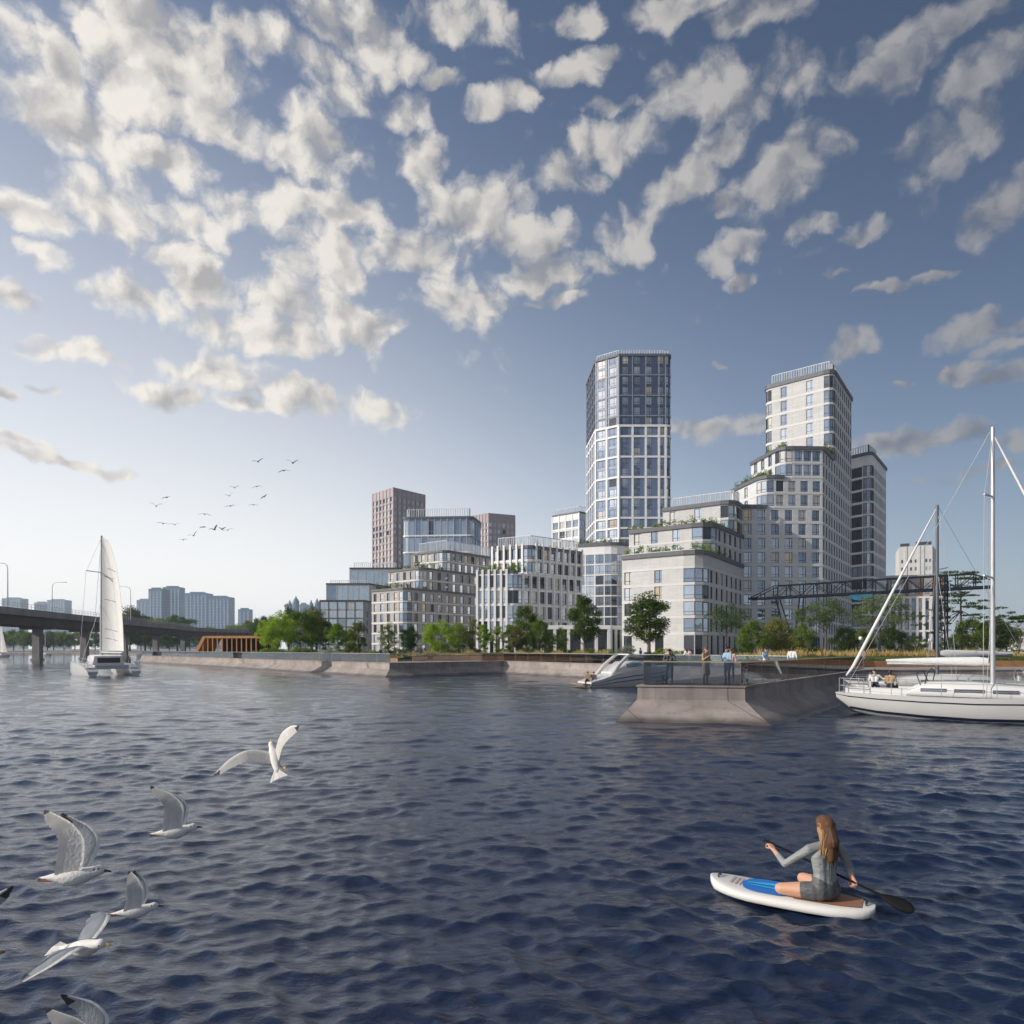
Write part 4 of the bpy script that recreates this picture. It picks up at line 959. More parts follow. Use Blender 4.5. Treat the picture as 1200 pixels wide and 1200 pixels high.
def tree_proto(kind, leaf, h, seed, bark=BARK):
    rs = np.random.RandomState(seed); cents = []; rads = []; lim = []
    if kind in ('round', 'tall', 'wispy', 'column'):
        cw, cz, ch, ncl, tr_ = {'round': (.42, .58, .41, 60, .20), 'tall': (.22, .61, .38, 56, .26), 'wispy': (.17, .56, .42, 34, .10), 'column': (.13, .55, .43, 36, .12)}[kind]
        for i in range(ncl):
            v = rs.normal(size=3); v /= np.linalg.norm(v); v *= rs.uniform(.35, 1.0) ** .6
            sx = 1.0 - .25 * max(v[2], 0) + .1 * rs.normal()
            if kind in ('tall', 'wispy', 'column'): sx *= 1.0 - .45 * max(v[2], 0) ** 1.2
            cents.append((v[0] * cw * h * sx, v[1] * cw * h * sx, (cz + v[2] * ch) * h)); rads.append(np.array([1, 1, .85]) * h * {'round': .125, 'tall': .085, 'wispy': .07, 'column': .06}[kind] * rs.uniform(.65, 1.3))
        n, size = {'round': (230, .0165), 'tall': (190, .013), 'wispy': (130, .0125), 'column': (160, .0125)}[kind]
    elif kind == 'airy':
        for i in range(44):
            a = rs.uniform(0, 6.28); rr = rs.rand() ** .6; z = .55 + .40 * rs.rand()
            w = .42 * (1.05 - abs(z - .68) * 2.0)
            cents.append((math.cos(a) * rr * w * h, math.sin(a) * rr * w * h, z * h)); rads.append(np.array([1.15, 1.15, .8]) * h * .105 * rs.uniform(.6, 1.3))
        n, size, tr_ = 120, .014, .4
    elif kind == 'cedar':
        for i in range(62):
            lv = rs.randint(0, 9); z = .30 + lv * .08; w = .46 * (1.0 - (z - .30) * 1.15) + .05; a = rs.uniform(0, 6.28); rr = rs.uniform(.25, 1)
            cents.append((math.cos(a) * rr * w * h, math.sin(a) * rr * w * h, (z + .03 * rs.normal() * .4 - .02 * rr) * h)); rads.append(np.array([1.6, 1.6, .25]) * h * .058 * rs.uniform(.6, 1.3))
        n, size, tr_ = 120, .0115, .92
    elif kind == 'pine':
        for i in range(40):
            a = rs.uniform(0, 6.28); rr = rs.rand() ** .5; z = .80 + .16 * rs.rand() * (1.1 - rr) - .10 * rr * rs.rand()
            cents.append((math.cos(a) * rr * .46 * h, math.sin(a) * rr * .40 * h, z * h)); rads.append(np.array([1.3, 1.3, .5]) * h * .08 * rs.uniform(.6, 1.2))
        n, size, tr_ = 170, .0135, .55
    else:   # shrub
        for i in range(26):
            v = rs.normal(size=3); v /= np.linalg.norm(v); v[2] = abs(v[2]); v *= rs.uniform(.3, 1) ** .5
            cents.append((v[0] * .62 * h, v[1] * .62 * h, (.12 + .75 * v[2]) * h)); rads.append(np.array([1, 1, .85]) * h * .2 * rs.uniform(.7, 1.2))
        n, size, tr_ = 55, .055, .2
    crown = leaves(cents, rads, n, size * h, LEAF[leaf], rs, .55 if kind in ('cedar', 'pine', 'airy') else .1)
    mb = MB(); base = max(.02 * h, .06) if kind != 'shrub' else .03 * h; top = h * (.85 if kind != 'pine' else .72)
    bend = rs.normal(0, .02 if kind != 'pine' else .05, 2) * h
    axis = [Vector((bend[0] * t * (1 - t) * 2, bend[1] * t * (1 - t) * 2, t * top)) for t in np.linspace(0, 1, 7)]
    mb.tube(axis, [base * (1.25 if i == 0 else 1 - .85 * i / 6) for i in range(7)], bark, 8)
    for i in rs.permutation(len(cents))[: (16 if kind != 'shrub' else 6)]:
        c = Vector(cents[i]); zt = max(tr_ * h * .55, min(c.z - .18 * h * (0.25 if kind == 'cedar' else 1), top * .93)); o = Vector((0, 0, zt)); t = zt / top
        o += Vector((bend[0] * t * (1 - t) * 2, bend[1] * t * (1 - t) * 2, 0)); md = o.lerp(c, .5) + Vector((0, 0, -.02 * h if kind != 'pine' else -.04 * h)); r0 = base * (1 - .8 * t) * .6
        mb.tube([o, md, c], [r0, r0 * .6, r0 * .2], bark, 5)
    return crown, mb.mesh("trunk"), h
PR = {}
def proto(kind, leaf, v=0, bark=None):
    k = (kind, leaf, v)
    if k not in PR: PR[k] = tree_proto(kind, leaf, 10.0 if kind != 'shrub' else 1.0, hash(kind) % 1 + len(PR) * 7 + 3, bark or BARK)
    return PR[k]
trs = random.Random(4)
def tree(x, ytop, D, kind, leaf, label, v=0, wid=1.0, name="tree", cat="tree", group=None, z=None, bark=None, X=None):
    cr, tk, h0 = proto(kind, leaf, v, bark); z = LZ + .25 if z is None else z; H = max(hz(ytop, D) - z, .4); s = H / h0
    r = empty(name, (gx(x, D) if X is None else X, D, z), trs.uniform(0, 6.28), label, cat, group); r.scale = (s * wid, s * wid, s)
    link("crown", cr, r); link("trunk", tk, r)
    return r
for (x, y, D, kd, lf_, lb, v, wd) in [
    (326, 717, 116, 'round', 'bright', "bright green round tree on pale trunk right of the timber shelter", 0, .95), (352, 712, 124, 'round', 'mid', "broad mid green tree right of the bright one near the shelter", 0, 1.0),
    (371, 716, 130, 'tall', 'olive', "olive green tree left of the glassy grid block", 0, 1.5), (338, 701, 150, 'wispy', 'dark', "dark spiky tree rising behind the bright round tree", 0, .8), (366, 706, 150, 'wispy', 'olive', "thin pointed olive tree below the slim domed towers", 0, .8),
    (396, 729, 112, 'tall', 'bright', "small upright yellow green tree in front of the glassy grid block", 0, 1.25), (410, 737, 112, 'tall', 'mid', "small green tree right of the upright yellow green one", 1, 1.3),
    (382, 733, 118, 'wispy', 'blue', "slight blue green tree at the left foot of the glassy grid block", 0, 1.2), (421, 722, 120, 'wispy', 'olive', "thin see through tree at the dark flank of the glassy grid block", 1, 1.3),
    (455, 728, 108, 'wispy', 'mid', "loose green tree at the left foot of the taupe block", 0, 1.5), (480, 733, 112, 'round', 'dark', "dark tree left of the bright green tree before the taupe block", 0, .8),
    (514, 727, 104, 'round', 'bright', "brightest green spreading tree in front of the taupe block", 1, 1.0), (537, 730, 114, 'tall', 'mid', "mid green tree right behind the brightest green one", 0, 1.5),
    (554, 722, 116, 'wispy', 'olive', "slender olive tree at the gap between taupe and pilaster blocks", 0, 1.2), (567, 727, 110, 'column', 'bright', "narrow light green tree, left of the pilaster block entrance", 0, 1.3),
    (583, 730, 112, 'wispy', 'mid', "thin tree, second of those before the pilaster block columns", 1, 1.3), (597, 728, 110, 'column', 'mid', "narrow tree at the rounded corner of the pilaster block", 0, 1.5),
    (617, 709, 118, 'tall', 'dark', "tall dark tree in front of the rounded corner of the pilaster block", 0, 1.25), (632, 724, 112, 'round', 'mid', "mid green tree right of the tall dark one before the pilaster block", 1, .7),
    (606, 733, 106, 'tall', 'olive', "small olive tree below the tall dark tree", 1, 1.4), (657, 733, 118, 'wispy', 'bright', "light green see through tree in front of the colonnade", 0, 1.4), (644, 738, 114, 'wispy', 'mid', "small tree at the left end of the colonnade", 0, 1.4),
    (685, 697, 112, 'tall', 'dark', "tall dark tree on a clear stem in front of the colonnade", 1, 1.15), (760, 694, 98, 'tall', 'dark', "tall loose dark tree before the lit front of the stepped complex", 2, 1.55),
    (852, 707, 104, 'airy', 'blue', "airy blue green tree at the shaded flank of the stepped complex", 0, 1.0), (883, 727, 96, 'round', 'mid', "leftmost round dark crown of the park trees below the gantry", 2, 1.0),
    (909, 725, 99, 'round', 'olive', "second round crown from the left below the gantry", 0, 1.05), (939, 731, 104, 'round', 'dark', "dark round crown below the gantry's slanting legs", 1, 1.0),
    (967, 700, 108, 'airy', 'blue', "tall airy tree rising across the gantry, left one", 1, 1.15), (990, 734, 112, 'round', 'dark', "very dark round tree right of the tall airy one", 2, 1.0),
    (1030, 697, 112, 'airy', 'blue', "tall airy tree rising across the gantry, below the turquoise banner", 2, 1.2), (1012, 737, 116, 'round', 'dark', "dark round tree under the airy tree with the banner", 0, 1.1),
    (1047, 733, 120, 'round', 'dark', "dark round tree left of the fin fronted block's foot", 1, 1.0), (1072, 745, 112, 'round', 'blue', "low blue green tree in front of the fin fronted block", 0, 1.2),
    (1140, 722, 116, 'round', 'mid', "mid green bushy tree behind the lattice mast", 1, 1.0), (1163, 726, 122, 'round', 'dark', "dark bushy tree behind the nearest white mast", 2, 1.1), (1180, 730, 130, 'round', 'dark', "dark bushy tree behind the flat crowned tree", 1, 1.1),
    (1118, 742, 125, 'round', 'blue', "small blue green tree left of the dark yacht mast", 1, 1.2), (925, 741, 110, 'round', 'mid', "small green tree between the gantry legs", 2, 1.1)]:
    tree(x, y, D, kd, lf_, lb, v, wd, bark=BARKP if lf_ == 'bright' else None)
tree(1126, 663, 118, 'cedar', 'blue', "layered cedar standing behind the lattice mast of the gantry", 0, 1.0, "cedar_tree")
tree(1191, 713, 96, 'pine', 'dark', "flat crowned pine with a bare dark trunk at the far right", 0, 1.0, "pine_tree")
for (x, y, D, lf_, lb, wd) in [(694, 758, 92, 'lime', "lime green shrub left of the silvery bush by the colonnade", 1.5), (713, 759, 90, 'lime', "lime green shrub touching the silvery bush", 1.4), (736, 754, 88, 'silver', "pale silvery bush left of the lit stepped front", 1.3),
    (778, 758, 88, 'lime', "lime green shrub in front of the lit stepped front", 1.7), (436, 760, 100, 'mid', "neat round green shrub by the quay corner", 1.0), (426, 763, 100, 'lime', "small yellow green shrub left of the neat round one", 1.3), (1163, 757, 84, 'silver', "white flowering silvery shrub behind the nearest mast", 1.5),
    (1193, 759, 78, 'lime', "yellow green shrub under the flat crowned pine", 2.0), (800, 761, 88, 'mid', "low green shrub right of the lime one at the stepped front", 2.0), (1142, 763, 84, 'olive', "low olive grass clump left of the silvery shrub", 2.5), (396, 762, 106, 'silver', "low pale bush at the foot of the small yellow green tree", 1.6),
    (705, 762, 95, 'mid', "low green shrub between the two lime ones", 1.6), (340, 763, 112, 'mid', "low shrub at the foot of the bright round tree", 2.0), (760, 763, 92, 'dark', "dark low shrub at the stem of the tall loose tree", 1.8)]:
    tree(x, y, D, 'shrub', lf_, lb, 0, wd, "shrub", "shrub", z=LZ + .5)
for (x, y, D, lf_, lb, wd) in [(312, 757, 114, 'mid', "rounded green shrub right of the timber shelter", 1.3), (330, 759, 113, 'lime', "yellow green shrub under the bright round tree", 1.6), (349, 756, 113, 'mid', "dense green shrub under the broad mid green tree", 1.5), (364, 758, 113, 'olive', "olive shrub left of the glassy grid block", 1.6),
    (385, 757, 112, 'silver', "pale flowering bush before the glassy grid block", 1.7), (404, 758, 113, 'mid', "green shrub between the two small upright trees", 1.6), (417, 756, 116, 'dark', "dark shrub at the flank of the glassy grid block", 1.6), (447, 759, 112, 'silver', "silvery shrub at the left foot of the taupe block", 1.5), (467, 758, 114, 'dark', "dark shrub in front of the taupe block, left one", 1.7),
    (495, 757, 115, 'silver', "silvery shrub left of the brightest green tree", 1.6), (530, 758, 116, 'mid', "green shrub right of the brightest green tree", 1.7), (556, 757, 118, 'olive', "olive shrub at the gap between taupe and pilaster blocks", 1.7), (590, 758, 117, 'mid', "green shrub before the pilaster block columns", 1.9), (624, 757, 119, 'mid', "green shrub under the tall dark tree", 1.9), (646, 759, 117, 'olive', "olive shrub at the left end of the colonnade", 1.8), (672, 759, 116, 'mid', "green shrub in front of the colonnade columns", 1.8),
    (870, 757, 100, 'mid', "green shrub under the leftmost dark crown", 1.9), (950, 756, 110, 'dark', "dark shrub under the gantry legs", 2.0), (998, 757, 112, 'dark', "dark shrub behind the person in beige", 2.0)]:
    tree(x, y, D, 'shrub', lf_, lb, 0, wd, "shrub", "shrub", z=LZ + .1)
# trees by the bridge and along the far bank
for (x, y, D, lf_, lb) in [(152, 713, 395, 'olive', "pale olive tree top above the bridge right of the sail"), (170, 719, 400, 'mid', "green tree top above the bridge below the left hazy pair"), (185, 722, 395, 'mid', "green tree top above the bridge under the tall hazy pair"), (208, 720, 390, 'dark', "dark pointed tree top above the bridge between the hazy pairs"),
    (246, 733, 392, 'mid', "low tree top above the bridge end, under the wide hazy tower"), (275, 730, 385, 'mid', "tree top above the shelter roof, left one"), (294, 727, 380, 'dark', "dark tree top above the shelter roof, right one"), (310, 722, 300, 'dark', "dark tree beyond the bridge end left of the bright tree")]:
    tree(x, y, D, 'round', lf_, lb, 0, 1.1)
for i in range(21):
    x = -8 + i * 12.2 + trs.uniform(-2.5, 2.5)
    tree(x, 739.5 + trs.uniform(-2, 2.5), 482 + trs.uniform(-3, 8), 'round', ('mid', 'olive', 'mid', 'dark')[i % 4], "small round tree in the even row on the far bank under the bridge", i % 3, 1.15, group="row of trees on the far bank")
# planting on terraces
def hedge(path, z, h, label, seed, leaf='mid', w=1.0, gaps=.75):
    rs = np.random.RandomState(seed); cents = []; rads = []
    for j in range(len(path) - 1):
        a, b_ = np.array(path[j]), np.array(path[j + 1]); n = max(2, int(np.linalg.norm(b_ - a) / .9))
        for i in range(n):
            if rs.rand() > gaps: continue
            c = a + (b_ - a) * (i + rs.rand()) / n + rs.normal(0, .15, 2); hh = h * rs.uniform(.45, 1.3); cents.append((c[0], c[1], z + hh * .45)); rads.append((w * .7, w * .7, hh * .6))
    o0 = Vector((path[0][0], path[0][1], z)); cents = [(c[0]-o0.x, c[1]-o0.y, c[2]-o0.z) for c in cents]
    o = link("terrace_planting", leaves(cents, rads, 90, .17, LEAF[leaf], rs), None, o0); tag(o, label, "planting", "planting on roof terraces")
ins = lambda p_, dd: offset_poly(p_, -dd, False)
hedge(ins(p1[:6], 1.0), 22.2, 1.5, "green planting along the lowest terrace of the lit stepped front", 1)
hedge(ins(p2[:6], 1.0), 28.8, 1.5, "green planting along the second terrace of the lit stepped front", 2)
hedge(ins(s2[:5], 1.0), 42.4, 1.7, "planting on the lower right terrace beside the slim tower", 3)
hedge(ins(s3[:5], 1.0) , 49.0, 1.3, "planting on the terrace at the foot of the slim cream tower", 4)
hedge([(72, 157.5), (77, 163)], 49.0, 1.8, "loose bush on the terrace corner in front of the slim tower", 14, 'olive')
hedge(ins(pp[:6], 1.0), 35.9, 1.3, "planting on the curved podium roof below the tallest tower", 5, 'dark')
hedge(ins(l1[:5], 1.0), 20.7, 1.6, "planting on the setback of the pilaster block", 6)
hedge(ins(k1[:5], 1.2), 20.7, 1.9, "planting on the lower setback of the taupe block", 7, 'dark')
hedge(ins(k2[:8], 1.2), 27.1, 2.0, "planting on the upper setback of the taupe block", 8, 'dark', gaps=.6)

# ================================================================== railings
RGL = clear_mat("railing glass", (0.93, 0.95, 0.97), 0.9, .02, .04); RGD = clear_mat("tinted pier glass", (0.55, 0.59, 0.66), 1.0, .03, .05)
BRASS = mat("pale handrail", (0.52, 0.49, 0.34), 0.35, 0.5)
GRP = mat('railing post', (.10, .10, .11), .5, .3)
def railing(path, label, gm=RGL, hm=STEEL, step=2.2, h=1.06):
    r = empty("glass_railing", (path[0][0], path[0][1], LZ), 0, label, "railing"); o = Vector((path[0][0], path[0][1], 0))
    hb = MB()
    for j in range(len(path) - 1):
        a = Vector((*path[j], 0)) - o; b_ = Vector((*path[j+1], 0)) - o; n = max(1, round((b_ - a).length / step)); t = (b_ - a).normalized()
        hb.bar(a + Vector((0, 0, h)), b_ + Vector((0, 0, h)), .09, hm, .055)
        for i in range(n):
            p0, p1_ = a.lerp(b_, i / n), a.lerp(b_, (i + 1) / n); mb = MB(); mb.bar(p0 + t * .02 + Vector((0, 0, .53)), p1_ - t * .02 + Vector((0, 0, .53)), .016, gm, .98); mb.obj("glass_panel", r)
            mb = MB(); mb.bar(p0 + Vector((0, 0, 0)), p0 + Vector((0, 0, h)), .02, GRP); mb.obj("post", r)
    hb.obj("handrail", r)
    return r
E = lambda a, b_, dd=.22: offset_poly(T, -dd, False)[a:b_ + 1]
railing(E(7, 11), "dark tinted glass railing with a pale handrail round the head of the pier", RGD, BRASS, 2.2)
railing(E(3, 4), "long clear glass railing along the left quay up to its corner", RGL, STEEL, 3.0); railing(E(4, 6, .25), "glass railing in front of the rust coloured planter along the inner quay", RGL, STEEL, 3.0)
rr_ = E(11, 13); railing([rr_[1], rr_[2]], "glass railing on the marina quay behind the yacht", RGL, STEEL, 3.0)
def on_edge(a, b_, t): return Vector(T[a]).lerp(Vector(T[b_]), t)
# slatted timber steps at the far right
r = empty("slatted_steps", (46.5, 57.2, LZ), 0.03, "slatted wooden sitting steps at the right edge below the grass bed", "steps"); 
for k in range(3):
    mb = MB(); 
    for i in range(70): mb.box((i * .19, k * .8, .0), (i * .19 + .11, k * .8 + .75, .2 + k * .22), WOODD if i % 9 == 4 else mat("weathered timber slat", (.20, .12, .085), .8, var=.3, vscale=3))
    mb.obj("step", r)
for x, lb in ((371.5, "dark litter bin on the left quay, left of two"), (383.5, "dark litter bin on the left quay, right of two")):
    t = (x - CX) / F; k = (162 * t + 88) / (74 + 84 * t); e = on_edge(3, 4, k); n_ = Vector((84, 74)).normalized()
    r = empty("litter_bin", (e.x + n_.x * 1.4, e.y + n_.y * 1.4, LZ), .7, lb, "bin", "litter bins on the quay"); mb = MB(); mb.box((-.4, -.4, .05), (.4, .4, .95), DARK); mb.box((-.3, -.3, 0), (.3, .3, .049), DARK); mb.obj("bin_body", r)
    mb = MB(); mb.box((-.44, -.44, .951), (.44, .44, 1.03), STEEL); mb.obj("lid", r)
GLB = mat("white lamp globe", (.8, .8, .8), .3)
for x, y, D, lb in ((1008.5, 748, 100, "white globe lamp on a thin post among the dark trees"), (768, 747, 104, "globe lamp beside the tall loose tree"), (1090, 750, 104, "globe lamp in front of the fin fronted block")):
    r = empty("globe_lamp", (gx(x, D), D, LZ), 0, lb, "street lamp", "globe lamps in the park"); zz = hz(y, D) - LZ; mb = MB(); mb.tube([(0, 0, 0), (0, 0, zz - .2)], .06, DARK); mb.obj("post", r); mb = MB(); mb.ball((0, 0, zz), .28, GLB); mb.obj("globe", r)

# ================================================================== parked cars
TYRE = mat("tyre rubber", (.02, .02, .02), .8)
def car(x, D, rz, colr, label):
    m = mat("car paint " + str(colr), colr, .25, .3, coat=.6); r = empty("parked_car", (gx(x, D), D, LZ + .03), rz, label, "car", "cars parked under the trees")
    mb = MB(); prof = [(-2.15, .35, .62, .80), (-2.05, .30, .85, .86), (-1.2, .28, .92, .90), (0, .28, .95, .90), (1.1, .28, .92, .90), (1.9, .30, .78, .86), (2.2, .38, .6, .78)]
    mb.loft([[Vector((x_, s * w, z)) for s, z in ((-1, z0_), (-1.0, (z0_ + z1_) * .55), (-.92, z1_), (.92, z1_), (1.0, (z0_ + z1_) * .55), (1, z0_))] for x_, z0_, z1_, w in prof], m); mb.obj("body", r)
    mb = MB(); cab = [(-1.95, .9, .93, .74), (-1.3, .9, 1.42, .66), (.2, .9, 1.46, .66), (1.15, .9, .94, .74)]
    mb.loft([[Vector((x_, s * w * (1 if z == z0_ else .86), z)) for s, z in ((-1, z0_), (-1, z1_), (1, z1_), (1, z0_))] for x_, z0_, z1_, w in cab], GL[2]); mb.obj("windows", r)
    mb = MB(); mb.box((-1.25, -.56, 1.425), (.15, .56, 1.49), m); mb.obj("car_roof", r)
    for sx in (-1.35, 1.35):
        for sy in (-.82, .82): mb = MB(); mb.tube([(sx, sy - .1, .31), (sx, sy + .1, .31)], .32, TYRE, 14); mb.tube([(sx, sy - .115, .31), (sx, sy + .115, .31)], .18, STEEL, 10); mb.obj("wheel", r)
for a in ((1030, 108, .1, (.35, .36, .38), "silver parked car, leftmost under the dark trees"), (1074, 113, .05, (.03, .035, .05), "dark parked car in front of the fin fronted block, left one"), (1096, 110, 3.2, (.05, .06, .08), "dark parked car in front of the fin fronted block, middle one"),
          (1052, 116, .1, (.02, .03, .06), "navy parked car between the silver and the dark ones"), (1118, 114, 3.1, (.12, .13, .15), "grey parked car beside the lattice mast")): car(*a)
# ================================================================== boats
HULL = mat("white gelcoat", (.70, .70, .69), .22, 0, var=.04, vscale=.8, coat=.4); HULLG = mat("pale grey gelcoat", (.55, .56, .58), .3, var=.05)
NAV = mat("dark navy stripe", (.02, .025, .05), .35); SAILM = mat("white sailcloth", (.74, .74, .72), .7, var=.06, vscale=1.5, bump=.25, bscale=3); ALU = mat("silver spar", (.55, .56, .58), .35, .5, var=.05)
TINT = glass_mat("boat window", (.03, .035, .045), .3, .06); TINTL = glass_mat("pale boat window", (.36, .41, .47), .85, .05); TEAK = mat("teak deck", (.30, .19, .11), .7, var=.2, vscale=5); SPARD = mat("dark spar", (.13, .14, .17), .4, .4)
CANV = mat("white canvas cover", (.68, .69, .70), .8, var=.07, vscale=3, bump=.4, bscale=8)
def hull_rings(st, n=6):
    """st: (x, half beam, sheer z, keel z, flare) -> closed section rings"""
    out = []
    for x, bm_, zs, zk, ex in st:
        r = []
        for i in range(n + 1):
            t = i / n; r.append(Vector((x, -bm_ * (t ** ex), zk + (zs - zk) * (t ** 1.7))))
        out.append(list(reversed(r)) + [Vector((v.x, -v.y, v.z)) for v in r[1:]])
    return out
def sheer_strip(mb, st, f0, f1, m, n=6, out=.012):
    """Thin painted line along the topsides between two heights (fractions of the section)."""
    for s in (-1, 1):
        for k in range(len(st) - 1):
            q = []
            for (x, b_, zs, zk, ex), f in ((st[k], f0), (st[k+1], f0), (st[k+1], f1), (st[k], f1)):
                t = f ** (1 / 1.7); q.append((x, s * (b_ * t ** ex + out), zk + (zs - zk) * f))
            mb.quad(*(q if s < 0 else q[::-1]), m)
def mast_rig(r, x, zb, zt, bow, stern, beam, spr, m=ALU, rad=.085, fores=None):
    mb = MB(); mb.tube([(x, 0, zb), (x, 0, zt)], [rad, rad * .75], m, 10); mb.obj("mast", r)
    for z, w in spr:
        mb = MB(); mb.bar((x - .25, -w, z + .06), (x, 0, z), .06, m); mb.bar((x - .25, w, z + .06), (x, 0, z), .06, m); mb.obj("spreader", r)
    mb = MB(); zz = spr[-1][0]
    for s in (-1, 1):
        pts = [(x - .2, s * beam, 1.0)] + [(x - .25, s * w, z + .06) for z, w in spr] + [(x, 0, zt - .3)]
        for a_, b_ in zip(pts, pts[1:]): mb.tube([a_, b_], .012, STEEL, 5)
        mb.tube([(x - .1, s * beam * .9, 1.0), (x, 0, spr[0][0])], .01, STEEL, 5)
    mb.tube([stern, (x, 0, zt)], .012, STEEL, 5); mb.obj("rigging", r)
    if fores:
        a_ = Vector(bow); b_ = Vector((x + .05, 0, fores)); mb = MB()
        mb.tube([a_ + Vector((0, 0, .25))] + [a_.lerp(b_, t) for t in (.08, .3, .6, .9)] + [b_], [.05, .105, .10, .075, .045, .02], SAILM, 8); mb.obj("furled_sail", r)
def yacht(loc, rz, label, Lh=10.6, mx=5.9, mz=13.0, boom_z=2.55, boom_l=4.2, sp=ALU, spr=((6.3, .8), (9.9, .6)), fores=12.6, stern_rail=True, hoops=True):
    r = empty("sailing_yacht", loc, rz, label, "yacht", "yachts moored beside the pier")
    k = Lh / 10.6
    st = [(-.35*k, 1.10, 1.02, .50, .35), (0.3*k, 1.45, 1.03, .02, .38), (1.5*k, 1.68, 1.0, -.18, .40), (3.5*k, 1.85, .97, -.3, .42), (5.5*k, 1.86, .98, -.35, .45), (7.5*k, 1.55, 1.05, -.3, .55), (9*k, .95, 1.15, -.2, .75), (10*k, .42, 1.24, .0, .95), (10.6*k, .05, 1.32, .55, 1.0)]
    mb = MB(); rg = hull_rings(st); mb.loft(rg, HULL, True, True, False); 
    for a_, b_ in zip(rg, rg[1:]): mb.quad(a_[0], b_[0], b_[-1], a_[-1], HULLG)
    mb.obj("hull", r)
    mb = MB(); sheer_strip(mb, st[:-1], .80, .845, NAV); mb.obj("stripe", r); mb = MB(); sheer_strip(mb, st[1:-2], .24, .34, NAV, out=.02); mb.obj("waterline_stripe", r)
    # cabin trunk with side windows
    cb = [(2.7*k, 1.15, 1.0, 1.30), (3.4*k, 1.22, 1.0, 1.62), (5.2*k, 1.2, 1.0, 1.66), (7.2*k, .95, 1.02, 1.5), (8.6*k, .55, 1.1, 1.2)]
    mb = MB(); mb.loft([[Vector((x, s * w * q, z)) for s, q, z in ((-1, 1, z0_), (-1, .93, z0_ + (z1_ - z0_) * .7), (-1, .78, z1_), (1, .78, z1_), (1, .93, z0_ + (z1_ - z0_) * .7), (1, 1, z0_))] for x, w, z0_, z1_ in cb], HULL); mb.obj("cabin", r)
    for s in (-1, 1):
        for x0, x1 in ((3.3, 4.3), (4.6, 5.7), (6.0, 6.9)):
            mb = MB(); w0 = 1.22 * .965; mb.bar((x0 * k, s * (w0 - max(0, x0 - 5) * .1), 1.27), (x1 * k, s * (w0 - max(0, x1 - 5) * .1), 1.28), .05, TINTL, .15); mb.obj("cabin_window", r)
    # cockpit coaming, wheel
    mb = MB()
    for s in (-1, 1): mb.box((.1*k, s * 1.0 - .12, .98), (2.9*k, s * 1.0 + .12, 1.3), HULL)
    mb.box((.1, -.87, .965), (2.7*k, .87, .985), TEAK); mb.obj("cockpit", r)
    mb = MB(); mb.tube([(.95*k, .42 * math.cos(t), 1.55 + .42 * math.sin(t)) for t in [i * math.pi / 8 for i in range(17)]], .02, STEEL, 6, caps=False); mb.bar((.95*k, 0, 1.0), (.95*k, 0, 1.55), .12, HULLG); mb.obj("steering_wheel", r)
    mast_rig(r, mx, 1.6, mz, (10.45*k, 0, 1.3), (-.2, 0, 1.1), 1.5, spr, sp, .10, fores)
    mb = MB(); mb.tube([(mx - .1, 0, boom_z - .1), (mx - boom_l, 0, boom_z - .12)], .075, sp, 8); mb.obj("boom", r)
    mb = MB(); mb.loft([[Vector((mx - .15 - t * (boom_l - .1), a_ * math.cos(u), boom_z + .02 + h * math.sin(u))) for u in [i * math.pi / 5 for i in range(10)]] for t, a_, h in ((0, .09, .16), (.1, .16, .22), (.35, .17, .19), (.7, .14, .14), (1, .06, .06))], CANV); mb.obj("sail_cover", r)
    if hoops:
        mb = MB()
        for dx_ in (.1, .55): mb.tube([(3.3*k + dx_ * .2, -1.05, 1.35), (3.0*k + dx_, -.95, 1.95 + dx_ * .25), (3.0*k + dx_, 0, 2.08 + dx_ * .25), (3.0*k + dx_, .95, 1.95 + dx_ * .25), (3.3*k + dx_ * .2, 1.05, 1.35)], .025, DARK, 6)
        mb.obj("sprayhood_frame", r)
    # rails
    mb = MB(); xs = [2.2, 4.2, 6.2, 8.2, 9.6]; wd = lambda x: np.interp(x, [0.3*k, 3.5*k, 5.5*k, 7.5*k, 9*k, 10.6*k], [1.4, 1.78, 1.78, 1.48, .9, .1])
    for s in (-1, 1):
        for x in xs: mb.tube([(x*k, s * wd(x*k), 1.0), (x*k, s * wd(x*k), 1.62)], .014, STEEL, 5)
        for z in (1.3, 1.6):
            pts = [(x_*k, s * wd(x_*k), z) for x_ in [.2] + xs + [10.4]]
            for a_, b_ in zip(pts, pts[1:]): mb.tube([a_, b_], .009, STEEL, 4)
    mb.obj("lifelines", r)
    if stern_rail:
        mb = MB()
        for z in (1.35, 1.7): mb.tube([(1.0, -1.42, z), (.1, -1.35, z), (-.2, -1.0, z), (-.25, 0, z), (-.2, 1.0, z), (.1, 1.35, z), (1.0, 1.42, z)], .02, STEEL, 6)
        for p_ in ((1.0, -1.42), (.1, -1.35), (-.2, -1), (-.2, 1), (.1, 1.35), (1.0, 1.42)): mb.tube([(*p_, 1.0), (*p_, 1.7)], .02, STEEL, 6)
        mb.obj("stern_rail", r)
    return r
YR = math.atan2(-.649, .761); YO = Vector((16.9, 34.2, 0.05))
yacht(YO, YR, "nearest white yacht with tall pale mast, two people in its cockpit")
yacht(Vector((29.9, 38.9, .1)), math.pi - .02, "half hidden white yacht with a dark mast and slanting furled sail, behind the nearer yacht", Lh=10.9, mx=5.6, mz=11.3, boom_z=2.8, boom_l=4.2, sp=SPARD, spr=((7.6, .6),), fores=11.1, stern_rail=True, hoops=False)

